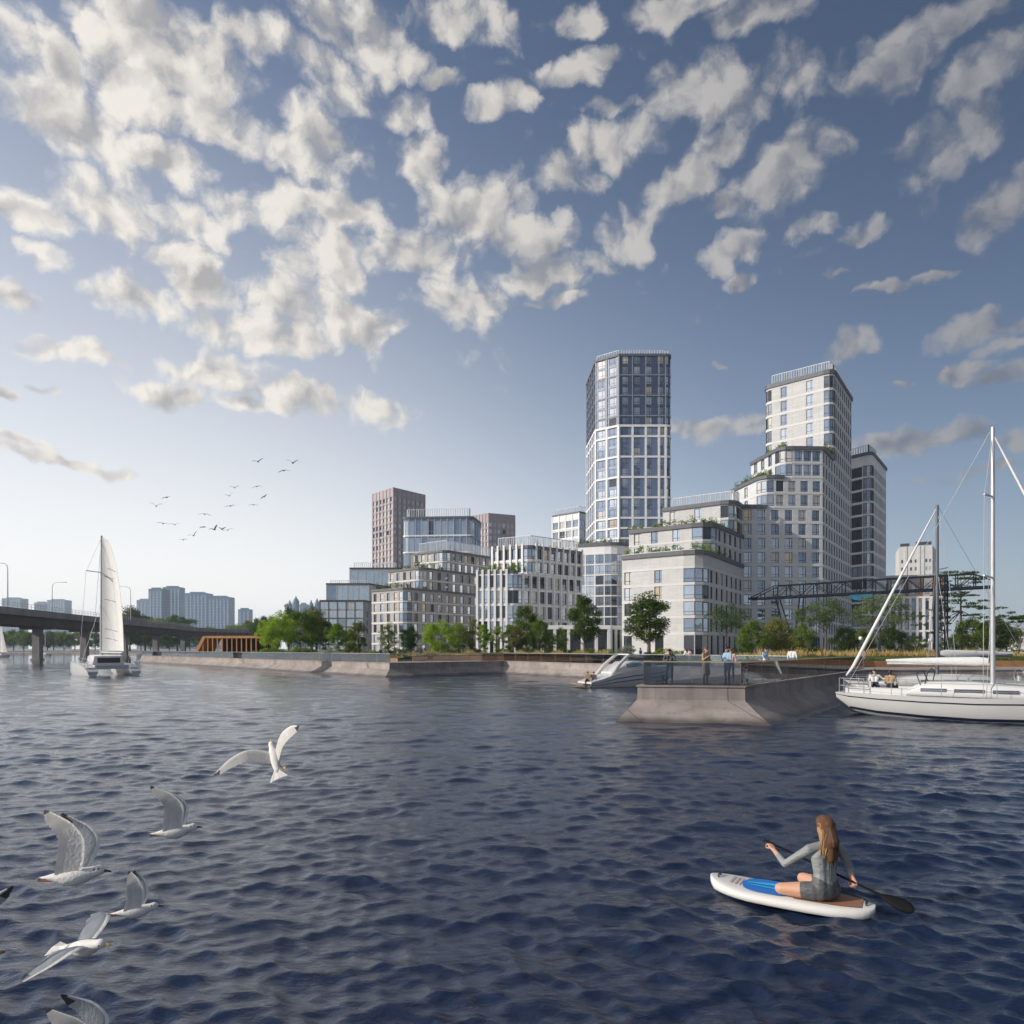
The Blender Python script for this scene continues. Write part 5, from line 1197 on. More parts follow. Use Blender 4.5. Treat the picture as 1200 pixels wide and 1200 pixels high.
# motor boat beyond the pier
r = empty("motor_boat", (6.0, 56.5, 0), R(24), "white motor boat with raked arch and thin blue stripe, half hidden behind the pier", "boat")
st = [(0, 1.15, .45, -.15, .35), (1.0, 1.3, .70, -.3, .38), (2.4, 1.38, 1.15, -.4, .42), (4.2, 1.4, 1.45, -.4, .48), (6.2, 1.25, 1.62, -.3, .6), (7.8, .75, 1.72, -.05, .85), (8.8, .06, 1.78, .7, 1)]
mb = MB(); rg = hull_rings(st); mb.loft(rg, HULL, True, True, False)
for a_, b_ in zip(rg, rg[1:]): mb.quad(a_[0], b_[0], b_[-1], a_[-1], HULLG)
mb.obj("hull", r); BLU = mat("blue hull stripe", (.06, .16, .34), .3)
mb = MB(); sheer_strip(mb, st[:-1], .50, .55, BLU); mb.obj("stripe", r); mb = MB(); sheer_strip(mb, st[:-1], .70, .74, NAV); mb.obj("pinstripe", r)
mb = MB(); mb.box((-.7, -1.0, .22), (.05, 1.0, .32), TEAK); mb.obj("swim_platform", r)
mb = MB(); mb.loft([[Vector((x, s * w, z)) for s, z in ((-1, z0_), (-.85, z1_), (.85, z1_), (1, z0_))] for x, w, z0_, z1_ in ((2.2, 1.1, 1.1, 1.25), (3.6, 1.15, 1.4, 2.1), (5.2, 1.05, 1.5, 2.15), (7.0, .5, 1.65, 1.75))], HULL); mb.obj("cabin", r)
mb = MB(); mb.loft([[Vector((x, s * w, z)) for s, z in ((-1, z0_), (-.85, z1_), (.85, z1_), (1, z0_))] for x, w, z0_, z1_ in ((3.4, 1.175, 1.62, 1.95), (4.4, 1.165, 1.66, 2.0), (5.3, 1.05, 1.7, 1.98))], TINTL, False); mb.obj("windscreen", r)
mb = MB()
for s in (-1, 1): mb.loft([[Vector((x + dx_, s * y + dy_, z)) for dx_, dy_ in ((-w, -.06), (w, -.06), (w, .06), (-w, .06))] for x, y, z, w in ((1.9, 1.2, 1.0, .22), (2.7, 1.12, 1.9, .2), (3.6, .98, 2.6, .2), (4.0, .8, 2.72, .2))], HULL)
mb.box((3.75, -.86, 2.66), (4.3, .86, 2.76), HULL); mb.obj("arch", r)

# catamaran
CR = R(135); r = empty("sailing_catamaran", (gx(133, 80), 80, 0), CR, "white catamaran with a tall white mainsail sailing near the bridge", "catamaran")
for s in (-1, 1):
    st = [(-.5, .55, .55, -.1, .5), (.4, .62, .95, -.3, .45), (2.5, .66, 1.3, -.35, .45), (5.5, .6, 1.4, -.35, .5), (8, .35, 1.5, -.25, .7), (9.6, .04, 1.55, .2, 1)]
    mb = MB(); rg = hull_rings(st)
    rg = [[Vector((v.x, v.y + s * 2.25, v.z)) for v in q] for q in rg]; mb.loft(rg, HULL, True, True, False)
    for a_, b_ in zip(rg, rg[1:]): mb.quad(a_[0], b_[0], b_[-1], a_[-1], HULLG)
    for k, (x0, z) in enumerate(((-.6, .35), (-.2, .62), (.2, .9))): mb.box((x0, s * 2.25 - .45, z), (x0 + .42, s * 2.25 + .45, z + .06), HULLG)
    mb.obj("hull", r)
mb = MB(); mb.box((.6, -1.75, .85), (6.4, 1.75, 1.25), HULL); mb.box((.55, -1.8, .80), (.7, 1.8, 1.2), HULLG); mb.obj("bridge_deck", r)
mb = MB(); mb.loft([[Vector((x, s * w, z)) for s, z in ((-1, 1.24), (-.88, z1_), (.88, z1_), (1, 1.24))] for x, w, z1_ in ((1.9, 1.7, 2.3), (3.2, 1.8, 2.45), (5.2, 1.6, 2.3), (6.4, 1.1, 1.4))], HULL); mb.obj("cabin", r)
mb = MB(); mb.box((1.86, -1.2, 1.5), (1.93, 1.2, 2.1), TINT); mb.obj("cabin_window", r)
mb = MB()
for s in (-1, 1):
    for z in (1.6, 2.0): mb.tube([(-.2, s * 2.6, z - .4), (.3, s * 2.75, z), (3, s * 2.85, z + .1)], .02, STEEL, 5)
    for x in (-.2, 1.0, 2.4): mb.tube([(x, s * 2.7, .9), (x, s * 2.75, 2.0)], .02, STEEL, 5)
mb.obj("stern_rail", r)
CM = 5.0; mb = MB(); mb.tube([(CM, 0, 1.3), (CM, 0, 17.0)], [.20, .13], ALU, 10); mb.obj("mast", r)
mb = MB(); mb.bar((CM - .2, -1.7, 12.3), (CM, 0, 12.5), .1, ALU); mb.bar((CM - .2, 1.7, 12.6), (CM, 0, 12.5), .1, ALU); mb.obj("spreader", r)
mb = MB()
for s in (-1, 1):
    pts = [(CM - 1, s * 2.6, 1.3), (CM - .2, s * 1.7, 12.4), (CM, 0, 16.8)]
    for a_, b_ in zip(pts, pts[1:]): mb.tube([a_, b_], .02, STEEL, 5)
    mb.tube([(CM - 1, s * 2.4, 1.3), (CM, 0, 9)], .016, STEEL, 5)
mb.tube([(9.5, 0, 1.4), (CM, 0, 16.9)], .02, STEEL, 5); mb.obj("rigging", r)
# mainsail: a cambered solid sheet, luff on the mast, boom eased out to starboard
def sail(luff0, luff1, dirv, nrm, chord, belly, m, nm, parent):
    mb = MB(); nu, nv = 10, 26; dirv = Vector(dirv).normalized(); nrm = Vector(nrm).normalized(); g_ = [[], []]
    for sd_, off in ((0, .012), (1, -.012)):
        for j in range(nv + 1):
            t = j / nv; p0 = Vector(luff0).lerp(Vector(luff1), t); c = chord(t); row = []
            for i in range(nu + 1):
                u = i / nu; row.append(p0 + dirv * c * u + nrm * (belly * c * math.sin(math.pi * u ** .8) + off) + Vector((0, 0, (1 - t) * .25 * (-u * u * .4))))
            g_[sd_].append(row)
    for sd_ in (0, 1):
        vs = [v for row in g_[sd_] for v in row]; n = nu + 1
        fs = [(j*n+i, j*n+i+1, (j+1)*n+i+1, (j+1)*n+i) for j in range(nv) for i in range(nu)]
        mb.add(vs, fs if sd_ == 0 else [f[::-1] for f in fs], m, True)
    for j in range(nv): mb.quad(g_[0][j][-1], g_[0][j+1][-1], g_[1][j+1][-1], g_[1][j][-1], m)
    return mb.obj(nm, parent)
ch = lambda t: 4.7 * (1 - t) ** .55 * (.93 + .42 * t) + .18
so_ = sail((CM - .2, 0, 2.9), (CM - .16, 0, 16.8), (-.95, -.26, .02), (.3, -.95, 0), ch, .13, SAILM, "mainsail", r)
GREYB = mat("grey sail batten", (.33, .35, .38), .7); mb = MB()
for t in (.12, .2, .46, .66, .74):
    c = ch(t); z = 2.9 + 13.9 * t; dv = Vector((-.95, -.26, .02)).normalized(); nv_ = Vector((.3, -.95, 0)).normalized(); pts = []
    for u in ([.05, .3, .55] if t < .7 else [.2, .5, .85]): pts.append(Vector((CM - .2, 0, z)) + dv * c * u + nv_ * (.13 * c * math.sin(math.pi * u ** .8) + .03) + Vector((0, 0, -u * .9)))
    mb.tube(pts, .05, GREYB, 5)
mb.obj("sail_batten", so_)
mb = MB(); mb.tube([(CM - .2, 0, 2.75), Vector((CM - .2, 0, 2.7)) + Vector((-.96, -.27, 0)) * 4.3], .1, ALU, 8); mb.obj("boom", r)
# two little boats beyond the bridge
def dinghy(x, D, L_, mh, label, sl_=True):
    r = empty("small_sailboat", (gx(x, D), D, 0), R(172), label, "sailboat", "small boats beyond the bridge")
    st = [(-L_/2, .5*L_/5, .9, -.1, .5), (-L_/4, .9*L_/5, .85, -.25, .5), (L_/6, .85*L_/5, .95, -.25, .6), (L_/2, .05, 1.2, .4, 1)]
    mb = MB(); rg = hull_rings(st, 4); mb.loft(rg, HULLG, True, True, False)
    for a_, b_ in zip(rg, rg[1:]): mb.quad(a_[0], b_[0], b_[-1], a_[-1], HULL)
    mb.obj("hull", r); mb = MB(); mb.box((-L_*.15, -.5, .85), (L_*.2, .5, 1.35), HULL); mb.obj("cabin", r)
    mb = MB(); mb.tube([(0, 0, .9), (0, 0, mh)], .12, ALU, 6); mb.obj("mast", r)
    if sl_: sail((-.15, 0, 1.9), (-.1, 0, mh - .2), (-1, .12, 0), (0, 1, 0), lambda t: L_ * .46 * (1 - t) + .1, .08, SAILM, "mainsail", r)
dinghy(0, 250, 7.0, 13, "small sailing boat with raised white sail cut by the left photo edge"); dinghy(53, 290, 5.2, 9.8, "tiny bare masted boat between the first two bridge pillars", False)
# ================================================================== people
SKIN = mat("skin", (.52, .30, .21), .5, var=.05, vscale=8); HAIRD = mat("dark hair", (.03, .02, .015), .5, var=.3, vscale=30); HAIRB = mat("brown hair", (.12, .06, .03), .5, var=.3, vscale=30)
EYE = mat("eye", (.02, .02, .02), .2); SHOE = mat("dark shoe", (.03, .03, .03), .5)
def cloth(nm, c): return mat(nm + " cloth", c, .85, var=.12, vscale=5, bump=.15, bscale=25)
def remesh(bones, vox, smooth=3):
    """Union of tapered capsules -> one smooth continuous surface. bones: (p0, p1, r0, r1, region)"""
    mb = MB()
    for p0, p1, r0, r1, _ in bones:
        p0, p1 = Vector(p0), Vector(p1); d_ = p1 - p0
        if d_.length < 1e-4: mb.ball(p0, r0, SKIN, 12, 8); continue
        t = d_.normalized(); pts = []; rd = []
        for a in (-90, -60, -30, 0): pts.append(p0 + t * r0 * math.sin(R(a))); rd.append(max(r0 * math.cos(R(a)), r0 * .05))
        for a in (0, 30, 60, 90): pts.append(p1 + t * r1 * math.sin(R(a))); rd.append(max(r1 * math.cos(R(a)), r1 * .05))
        mb.tube(pts, rd, SKIN, 12)
    me = mb.mesh("tmp"); ob = bpy.data.objects.new("tmp", me); C.objects.link(ob)
    md = ob.modifiers.new("r", 'REMESH'); md.mode = 'VOXEL'; md.voxel_size = vox
    ms = ob.modifiers.new("s", 'SMOOTH'); ms.factor = .5; ms.iterations = smooth
    dgp = bpy.context.evaluated_depsgraph_get(); out = bpy.data.meshes.new_from_object(ob.evaluated_get(dgp))
    bpy.data.objects.remove(ob); bpy.data.meshes.remove(me)
    return out
def paint(me, bones, mats, fn=None):
    """Give each face the material of its nearest bone region."""
    me.materials.clear(); keys = list(mats); [me.materials.append(mats[k]) for k in keys]
    n = len(me.polygons); c = np.empty(n * 3); me.polygons.foreach_get('center', c); c = c.reshape(-1, 3); best = np.full(n, 1e9); idx = np.zeros(n, np.int32)
    for p0, p1, r0, r1, rg in bones:
        p0, p1 = np.array(p0, float), np.array(p1, float); d_ = p1 - p0; L2 = max(d_ @ d_, 1e-9); t = np.clip((c - p0) @ d_ / L2, 0, 1)
        ds = np.linalg.norm(c - (p0 + t[:, None] * d_), axis=1) - (r0 + (r1 - r0) * t); k = ds < best; best[k] = ds[k]; idx[k] = keys.index(rg)
    if fn: idx = fn(c, idx, keys)
    me.polygons.foreach_set('material_index', idx.astype(np.int32)); me.polygons.foreach_set('use_smooth', np.ones(n, bool)); me.update()
def hand_bones(wr, tip_dir, side, palm_n, s=1.0, curl=.35, fr=.0085, rg='skin'):
    """Palm, four unequal bent fingers and a thumb. palm_n points out of the palm."""
    w = Vector(wr); d_ = Vector(tip_dir).normalized(); sd_ = Vector(side); sd_ = (sd_ - d_ * sd_.dot(d_)).normalized(); pn = d_.cross(sd_); pn = pn if pn.dot(Vector(palm_n)) > 0 else -pn
    out = []; kn = w + d_ * .085 * s
    for o in (-.022, 0, .022): out.append((w + sd_ * o * s * .6, kn + sd_ * o * s * 1.15, .017 * s, .014 * s, rg))
    for o, l in ((-.031, .062), (-.010, .075), (.011, .07), (.031, .055)):
        b0 = kn + sd_ * o * s; a1 = curl * 1.2; b1 = b0 + (d_ * math.cos(a1) + pn * math.sin(a1)) * l * .5 * s; a2 = curl * 3.0; b2 = b1 + (d_ * math.cos(a2) + pn * math.sin(a2)) * l * .5 * s
        out += [(b0, b1, fr * 1.1 * s, fr * s, rg), (b1, b2, fr * s, fr * .8 * s, rg)]
    t0 = w + d_ * .025 * s - sd_ * .022 * s; t1 = t0 + (d_ * .55 - sd_ * .65 + pn * .35).normalized() * .042 * s; t2 = t1 + (d_ * .8 + pn * .45).normalized() * .032 * s
    out += [(t0, t1, .012 * s, .010 * s, rg), (t1, t2, .010 * s, .0085 * s, rg)]
    return out
def person(loc, rz, label, top, bottom, pose='stand', hair=HAIRD, h=1.72, coat=False, sleeves=True, longhair=False, female=False, skinlegs=False, group=None):
    V = lambda x, y, z: Vector((x, y, z)); sw = .165 if female else .19
    J = dict(pel=V(0, 0, .93), wai=V(0, .01, 1.10), che=V(0, .0, 1.29), nec=V(0, -.01, 1.47), hed=V(0, .03, 1.60))
    for s, n in ((-1, 'L'), (1, 'R')):
        J['sh' + n] = V(s * sw, -.01, 1.40); J['el' + n] = V(s * (sw + .06), -.03, 1.13); J['wr' + n] = V(s * (sw + .05), .07, .90)
        J['hi' + n] = V(s * .09, 0, .90); J['kn' + n] = V(s * .10, .03, .50); J['an' + n] = V(s * .10, -.01, .085)
    if pose == 'lean':          # bent a little forward, forearms on the handrail in front
        for k, dy_, dz_ in (('wai', .05, -.01), ('che', .14, -.03), ('nec', .22, -.07), ('hed', .29, -.08), ('shL', .2, -.06), ('shR', .2, -.06)): J[k] += V(0, dy_, dz_)
        for s, n in ((-1, 'L'), (1, 'R')): J['el' + n] = V(s * .27, .28, 1.10); J['wr' + n] = V(s * .10, .44, 1.13)
        J['knR'] += V(.03, .06, 0); J['anR'] += V(.05, -.05, 0)
    elif pose == 'walk':
        J['knL'] += V(0, .14, .02); J['anL'] += V(0, .26, .03); J['knR'] += V(0, -.02, 0); J['anR'] += V(0, -.28, .06); J['elL'] += V(0, -.1, 0); J['wrL'] += V(0, -.18, .03); J['elR'] += V(0, .1, 0); J['wrR'] += V(0, .2, .08)
    elif pose == 'sit':
        for k in ('pel', 'wai', 'che', 'nec', 'hed', 'shL', 'shR'): J[k] += V(0, 0, -.45 + (.03 if k == 'x' else 0))
        for s, n in ((-1, 'L'), (1, 'R')):
            J['hi' + n] = V(s * .10, .02, .46); J['kn' + n] = V(s * .14, .43, .50); J['an' + n] = V(s * .14, .42, .085); J['el' + n] = V(s * .27, .10, .66); J['wr' + n] = V(s * .17, .34, .62)
    elif pose == 'rest':        # one arm stretched out along the rail
        for k in ('pel', 'wai', 'che', 'nec', 'hed', 'shL', 'shR'): J[k] += V(0, 0, -.45)
        for s, n in ((-1, 'L'), (1, 'R')): J['hi' + n] = V(s * .10, .02, .46); J['kn' + n] = V(s * .14, .43, .50); J['an' + n] = V(s * .14, .42, .085)
        J['elL'] = V(-.38, -.05, .80); J['wrL'] = V(-.58, .02, .86); J['elR'] = V(.27, .10, .66); J['wrR'] = V(.17, .34, .62)
    elif pose == 'phone':
        J['elR'] = V(.25, .06, 1.13); J['wrR'] = V(.13, .27, 1.30); J['elL'] = V(-.24, .05, 1.12); J['wrL'] = V(-.10, .25, 1.18)
    hw = .075 if not female else .07
    B = []
    for s in (-1, 1):
        o = V(s * hw, 0, 0); o2 = V(s * (hw * (1.25 if not female else .95)), 0, 0)
        B += [(J['pel'] + o, J['wai'] + o * .8, .105, .092, 'top' if coat else 'bottom'), (J['wai'] + o * .8, J['che'] + o2, .092, .105, 'top'), (J['che'] + o2, J['nec'] + V(s * .06, 0, -.07), .105, .06, 'top')]
    B[0] = (*B[0][:4], 'bottom' if not coat else 'top')
    B += [(J['nec'] - V(0, 0, .06), J['hed'] - V(0, .02, .06), .052, .048, 'skin'), (J['hed'] + V(0, .025, -.055), J['hed'] + V(0, -.005, .035), .066, .088, 'skin'), (J['hed'] + V(0, -.03, .02), J['hed'] + V(0, -.03, .03), .082, .082, 'skin'),
          (J['hed'] + V(0, .095, -.005), J['hed'] + V(0, .108, -.03), .010, .016, 'skin'), (J['hed'] + V(0, .075, -.09), J['hed'] + V(0, .08, -.1), .025, .022, 'skin')]
    for s in (-1, 1): B.append((J['hed'] + V(s * .085, -.01, -.02), J['hed'] + V(s * .09, -.015, .015), .014, .017, 'skin'))
    for s, n in ((-1, 'L'), (1, 'R')):
        sh, el, wr = J['sh' + n], J['el' + n], J['wr' + n]; fa = 'top' if sleeves else 'skin'
        B += [(J['nec'] + V(s * .04, 0, -.06), sh, .06, .062, 'top'), (sh, el, .056, .043, 'top'), (el, wr, .043, .029, fa)]
        d_ = (wr - el).normalized(); B += hand_bones(wr, d_ if pose not in ('lean',) else V(-s * .3, 1, -.1), V(0, 1, 0) if abs(d_.y) < .7 else V(1, 0, 0), V(-s, 0, -.3), 1.0, .4, .010)
        hi, kn, an = J['hi' + n], J['kn' + n], J['an' + n]; lg = 'skin' if skinlegs else 'bottom'
        B += [(hi, kn, .088, .056, 'bottom'), (kn, kn.lerp(an, .35) + V(0, -.015, 0), .054, .052, lg), (kn.lerp(an, .35) + V(0, -.015, 0), an, .052, .036, lg), (an + V(0, -.03, -.04), an + V(0, .16, -.055), .040, .030, 'shoe')]
        if coat: B.append((hi + V(0, 0, .02), hi.lerp(kn, .95), .105, .12, 'top'))
    sc_ = h / 1.72; me = remesh(B, .0125, 2); paint(me, B, {'skin': SKIN, 'top': top, 'bottom': bottom, 'shoe': SHOE})
    r = link("person", me, None, loc, rz); r.scale = (sc_,) * 3; tag(r, label, "person", group)
    H = J['hed']; hb = [(H + V(0, -.035, .04), H + V(0, .015, .055), .092, .084, 'h'), (H + V(0, -.05, -.03), H + V(0, -.04, .03), .075, .088, 'h')]
    if longhair: hb += [(H + V(0, -.07, -.02), H + V(0, -.10, -.24), .08, .06, 'h')]
    hm = remesh(hb, .0125, 2); hm.materials.clear(); hm.materials.append(hair); hm.polygons.foreach_set('use_smooth', np.ones(len(hm.polygons), bool)); link("hair", hm, r)
    for s in (-1, 1): mb = MB(); mb.ball(H + V(s * .032, .088, .008), .009, EYE, 6, 4); mb.obj("eye", r)
    return r
def face_to(x, y): return math.atan2(-x, y)               # rz so that the figure (built facing +Y) looks along (x, y)
grey = cloth("dark grey shirt", (.10, .105, .12)); blk = cloth("black trousers", (.02, .022, .03)); beige = cloth("beige coat", (.42, .31, .20)); lblue = cloth("light blue shirt", (.30, .45, .62)); wht = cloth("white shirt", (.72, .72, .72)); navy = cloth("navy trousers", (.03, .04, .08)); tan = cloth("tan shirt", (.36, .26, .15)); blue = cloth("blue shirt", (.10, .20, .38)); pink = cloth("pale pink top", (.60, .42, .40)); den = cloth("denim", (.12, .2, .32))
P_ = lambda x, D, z=LZ + .004: (gx(x, D), D, z)
person(P_(785, 31.45), face_to(-.35, -1), "person in dark grey top leaning on the pier railing, leftmost of those at the front", grey, blk, 'lean', h=1.70)
person(P_(827, 31.2), face_to(.5, -.85), "person in long beige coat standing at the pier railing", beige, cloth("tan trousers", (.2, .14, .09)), 'phone', hair=HAIRB, h=1.70, coat=True, female=True, longhair=True)
person(P_(852.5, 31.0), face_to(-.9, -.5), "person in light blue shirt standing next to the beige coat", lblue, navy, 'phone', h=1.72)
person(P_(857, 33.2), face_to(-.6, -.8), "person in pale pink top half hidden behind the light blue shirt", pink, blk, 'stand', hair=HAIRB, h=1.64, female=True)
person(P_(897, 43.5), face_to(.3, -1), "person in blue and white on the pier behind the inner rail", lblue, wht, 'walk', h=1.68, female=True, longhair=True)
person(P_(928.5, 40.5), face_to(.6, .8), "person in white shirt on the pier seen from behind", wht, den, 'stand', h=1.74)
person(P_(1010.5, 57.0), face_to(-.7, -.6), "person in beige sweater by the grass bank at the pier root", tan, den, 'stand', hair=HAIRB, h=1.68)
def quay_pt(x, a, b_, dd):
    t = (x - CX) / F; A_, B_ = offset_poly(T, -dd, False)[a], offset_poly(T, -dd, False)[b_]; k = (A_[1] * t - A_[0]) / ((B_[0] - A_[0]) - t * (B_[1] - A_[1])); return (A_[0] + (B_[0] - A_[0]) * k, A_[1] + (B_[1] - A_[1]) * k, LZ + .004)
person(quay_pt(446, 3, 4, 1.3), face_to(.8, -.6), "person in dark clothes walking at the quay corner", grey, blk, 'walk', h=1.74)
person(quay_pt(750.5, 5, 6, 1.5), face_to(-.6, .8), "person in blue walking on the quay before the lit stepped front", blue, navy, 'walk', h=1.72)
person(quay_pt(803, 5, 6, 1.5), face_to(-.9, .1), "person in white top walking on the quay right of the one in blue", wht, blk, 'walk', h=1.70, hair=HAIRB)
person(quay_pt(808, 5, 6, 2.2), face_to(-.8, -.4), "person in pink beside the one in white top on the quay", pink, wht, 'walk', h=1.62, female=True)
# crews
def on_boat(o, rz, lx, ly, lz): c, s = math.cos(rz), math.sin(rz); return (o[0] + lx * c - ly * s, o[1] + lx * s + ly * c, o[2] + lz)
person(on_boat(YO, YR, 1.05, .45, 1.30 - .45), YR - math.pi / 2 + R(-75), "person in white shirt sitting in the yacht stern, arm along the rail", wht, navy, 'rest', h=1.72)
person(on_boat(YO, YR, 2.0, -.85, 1.30 - .45), YR - math.pi / 2 + R(80), "person in tan shirt sitting in the yacht cockpit with back to the viewer", tan, blk, 'sit', h=1.74)
for dx_, lb, c_ in ((-.28, "person sitting on the motor boat stern, left of two", tan), (.22, "person sitting on the motor boat stern, right of two", grey)):
    person((6.0 + .55 + dx_, 56.6, .05), face_to(-.2, -1), lb, c_, blk, 'sit', h=1.68, sleeves=False)

# ================================================================== paddle board and paddler
nose, tail = Vector((2.66, 9.12, 0)), Vector((4.30, 8.08, 0)); axb = (nose - tail); LB = axb.length; axb.normalize(); bz = math.atan2(axb.y, axb.x)
BWH = mat("board white", (.76, .75, .72), .35, var=.03); r = empty("paddle_board", tail, bz, "white paddle board with blue graphic carrying the seated woman", "paddle board")
def bw(u): return .355 * max(.006, 1 - (abs(u - .50) / (.50 if u > .50 else .51)) ** (3.4 if u > .5 else 2.6)) ** .5
mb = MB(); rings = []
US = [0.0, .004, .012, .03, .06, .10, .17, .26, .38, .5, .62, .72, .8, .87, .92, .955, .978, .991, .997, 1.0]
zt_ = lambda u: .15 + .10 * max(0, u - .72) ** 1.5 * 3.2 + .015 * max(0, .2 - u)
for u in US:
    w = max(bw(u), .03); z = zt_(u); th = .15 * min(1, .45 + 14 * min(u, 1 - u)); ring = []
    for k in range(16):
        a = 2 * math.pi * k / 16; cx_, sx_ = math.cos(a), math.sin(a); ring.append(Vector((u * LB, w * math.copysign(abs(cx_) ** .55, cx_), z - th / 2 + th / 2 * math.copysign(abs(sx_) ** .6, sx_))))
    rings.append(ring)
mb.loft(rings, BWH); mb.obj("board", r)
def deck_patch(nm, f, u0, u1, m, n=14, lift=.006, par=r):
    mb = MB(); rows_ = []
    for i in range(n + 1):
        u = u0 + (u1 - u0) * i / n; a_, b_ = f((u - u0) / (u1 - u0), bw(u)); rows_.append([Vector((u * LB, a_ + (b_ - a_) * j / 4, zt_(u) + lift)) for j in range(5)])
    for i in range(n):
        for j in range(4): mb.quad(rows_[i][j], rows_[i+1][j], rows_[i+1][j+1], rows_[i][j+1], m)
    return mb.obj(nm, par)
BL1 = mat("royal blue deck graphic", (.01, .19, .68), .4); BL2 = mat("sky blue deck graphic", (.04, .50, .85), .4); PAD = mat("brown deck pad", (.36, .17, .09), .7, var=.1); PNK = mat("faded pink print", (.62, .46, .42), .5)
gp = deck_patch("deck_graphic", lambda t, w: (-w * .74 * (1 - (2 * t - 1) ** 4) ** .5, w * .74 * (1 - (2 * t - 1) ** 4) ** .5), .45, .79, BL1)
deck_patch("graphic_stripe", lambda t, w: (-w * .62 + w * .9 * t * .5, -w * .62 + w * .9 * t * .5 + w * .46 * (1 - t * .8)), .46, .76, BL2, lift=.011, par=gp)
deck_patch("graphic_stripe", lambda t, w: (w * .05, w * .05 + w * .22 * (1 - t * .7)), .46, .77, BL2, lift=.011, par=gp)
deck_patch("deck_pad", lambda t, w: (-w * .72, w * .72), .07, .45, PAD)
for u0, u1 in ((.79, .80), (.815, .83), (.845, .86)): deck_patch("print_line", lambda t, w: (-w * .42, w * .42), u0, u1, PNK, 2)
for u in (.045, .94): mb = MB(); mb.tube([(u * LB, -.055, zt_(u)), (u * LB + .008, -.03, zt_(u) + .03), (u * LB + .008, .03, zt_(u) + .03), (u * LB, .055, zt_(u))], .012, DARK, 6); mb.obj("handle", r)
# the woman
hair_l = mat("long brown hair", (.15, .065, .03), .42, var=.45, vscale=9, stretch=(6, 6, .5), bump=.5, bscale=40)
suit = mat("light grey wetsuit", (.27, .285, .29), .55, var=.14, vscale=7, bump=.55, bscale=7, stretch=(1, 1, 2.2)); suit_d = mat("dark grey wetsuit", (.105, .11, .115), .55, var=.14, vscale=7, bump=.55, bscale=7, stretch=(1, 1, 2.2))
Wp = dict(pel=at(967, 1046, 8.27), wai=at(966.5, 1024, 8.27), che=at(966, 1003, 8.29), nec=at(967, 984, 8.29), hed=at(966.5, 968, 8.33), shL=at(948, 995.5, 8.26), elL=at(920, 1012.5, 8.42), wrL=at(907, 996, 8.66),
          shR=at(986.5, 997, 8.32), elR=at(996.5, 1018, 8.36), wrR=at(998, 1027, 8.28), hiL=at(954, 1045.5, 8.26), hiR=at(974, 1045, 8.34), knL=at(915, 1044.5, 8.44), knR=at(941, 1034.5, 8.82), anL=at(947, 1049.5, 8.42), anR=at(958, 1040, 8.72))
pelz = .27; 
for k in ('hiL', 'hiR', 'pel'): Wp[k].z = max(Wp[k].z, pelz)
for k in ('knL', 'knR'): Wp[k].z = .235
for k in ('anL', 'anR'): Wp[k].z = .195
handL, handR = at(903.5, 989.5, 8.72), at(1001.5, 1032.5, 8.24)
rt = Vector((.94, .30, 0)); fw = Vector((-.30, .94, 0)); up = Vector((0, 0, 1)); B = []
for s in (-1, 1):
    B += [(Wp['pel'] + rt * s * .085, Wp['wai'] + rt * s * .058, .115, .083, 'low'), (Wp['wai'] + rt * s * .058, Wp['che'] + rt * s * .085, .083, .096, 'top'), (Wp['che'] + rt * s * .085, Wp['nec'] + rt * s * .06 - up * .07, .096, .055, 'top')]
B += [(Wp['pel'], Wp['wai'], .125, .092, 'low'), (Wp['wai'], Wp['che'], .092, .106, 'top'), (Wp['che'], Wp['nec'] - up * .06, .104, .062, 'top')]
B += [(Wp['nec'] - up * .07, Wp['hed'] - up * .07, .052, .05, 'skin'), (Wp['hed'] + fw * .03 - up * .06, Wp['hed'] + up * .03, .07, .092, 'skin'), (Wp['hed'] + fw * .10 - up * .01, Wp['hed'] + fw * .115 - up * .035, .011, .017, 'skin'), (Wp['hed'] + fw * .08 - up * .10, Wp['hed'] + fw * .085 - up * .105, .025, .023, 'skin')]
for n, s, hd in (('L', -1, handL), ('R', 1, handR)):
    sh, el, wr = Wp['sh' + n], Wp['el' + n], Wp['wr' + n]
    cuff = el.lerp(wr, .55)
    B += [(Wp['nec'] + rt * s * .05 - up * .07, sh, .058, .062, 'top'), (sh, el, .057, .045, 'top'), (el, cuff, .046, .038, 'top'), (cuff, wr, .036, .028, 'skin')]
    B += hand_bones(wr, hd - wr + (fw * .02), rt if n == 'L' else up, fw if n == 'L' else -up, 1.12, .75, .0085)
    hi, kn, an = Wp['hi' + n], Wp['kn' + n], Wp['an' + n]
    B += [(hi, hi.lerp(kn, .3), .112, .105, 'low'), (hi.lerp(kn, .25), kn, .105, .072, 'skin'), (kn, kn.lerp(an, .5), .068, .062, 'skin'), (kn.lerp(an, .5), an, .062, .04, 'skin'), (an, an + (an - kn).normalized() * .14 + rt * .02, .042, .03, 'skin')]
me = remesh(B, .0075, 8)
zc_ = Wp['wai'].z
def vfn(c, idx, keys):
    lat = np.abs((c - np.array(Wp['wai'])) @ np.array(rt)); front = (c - np.array(Wp['wai'])) @ np.array(fw)
    torso = (lat < .24) & (idx != keys.index('skin')); edge = zc_ - .11 + lat * .62
    idx[torso & (c[:, 2] < edge) & (c[:, 2] > .1)] = keys.index('low'); idx[torso & (c[:, 2] >= edge) & (lat < .17)] = keys.index('top'); return idx
skin_w = mat("tanned skin", (.60, .33, .22), .45, var=.05, vscale=8)
paint(me, B, {'skin': skin_w, 'top': suit, 'low': suit_d}, vfn)
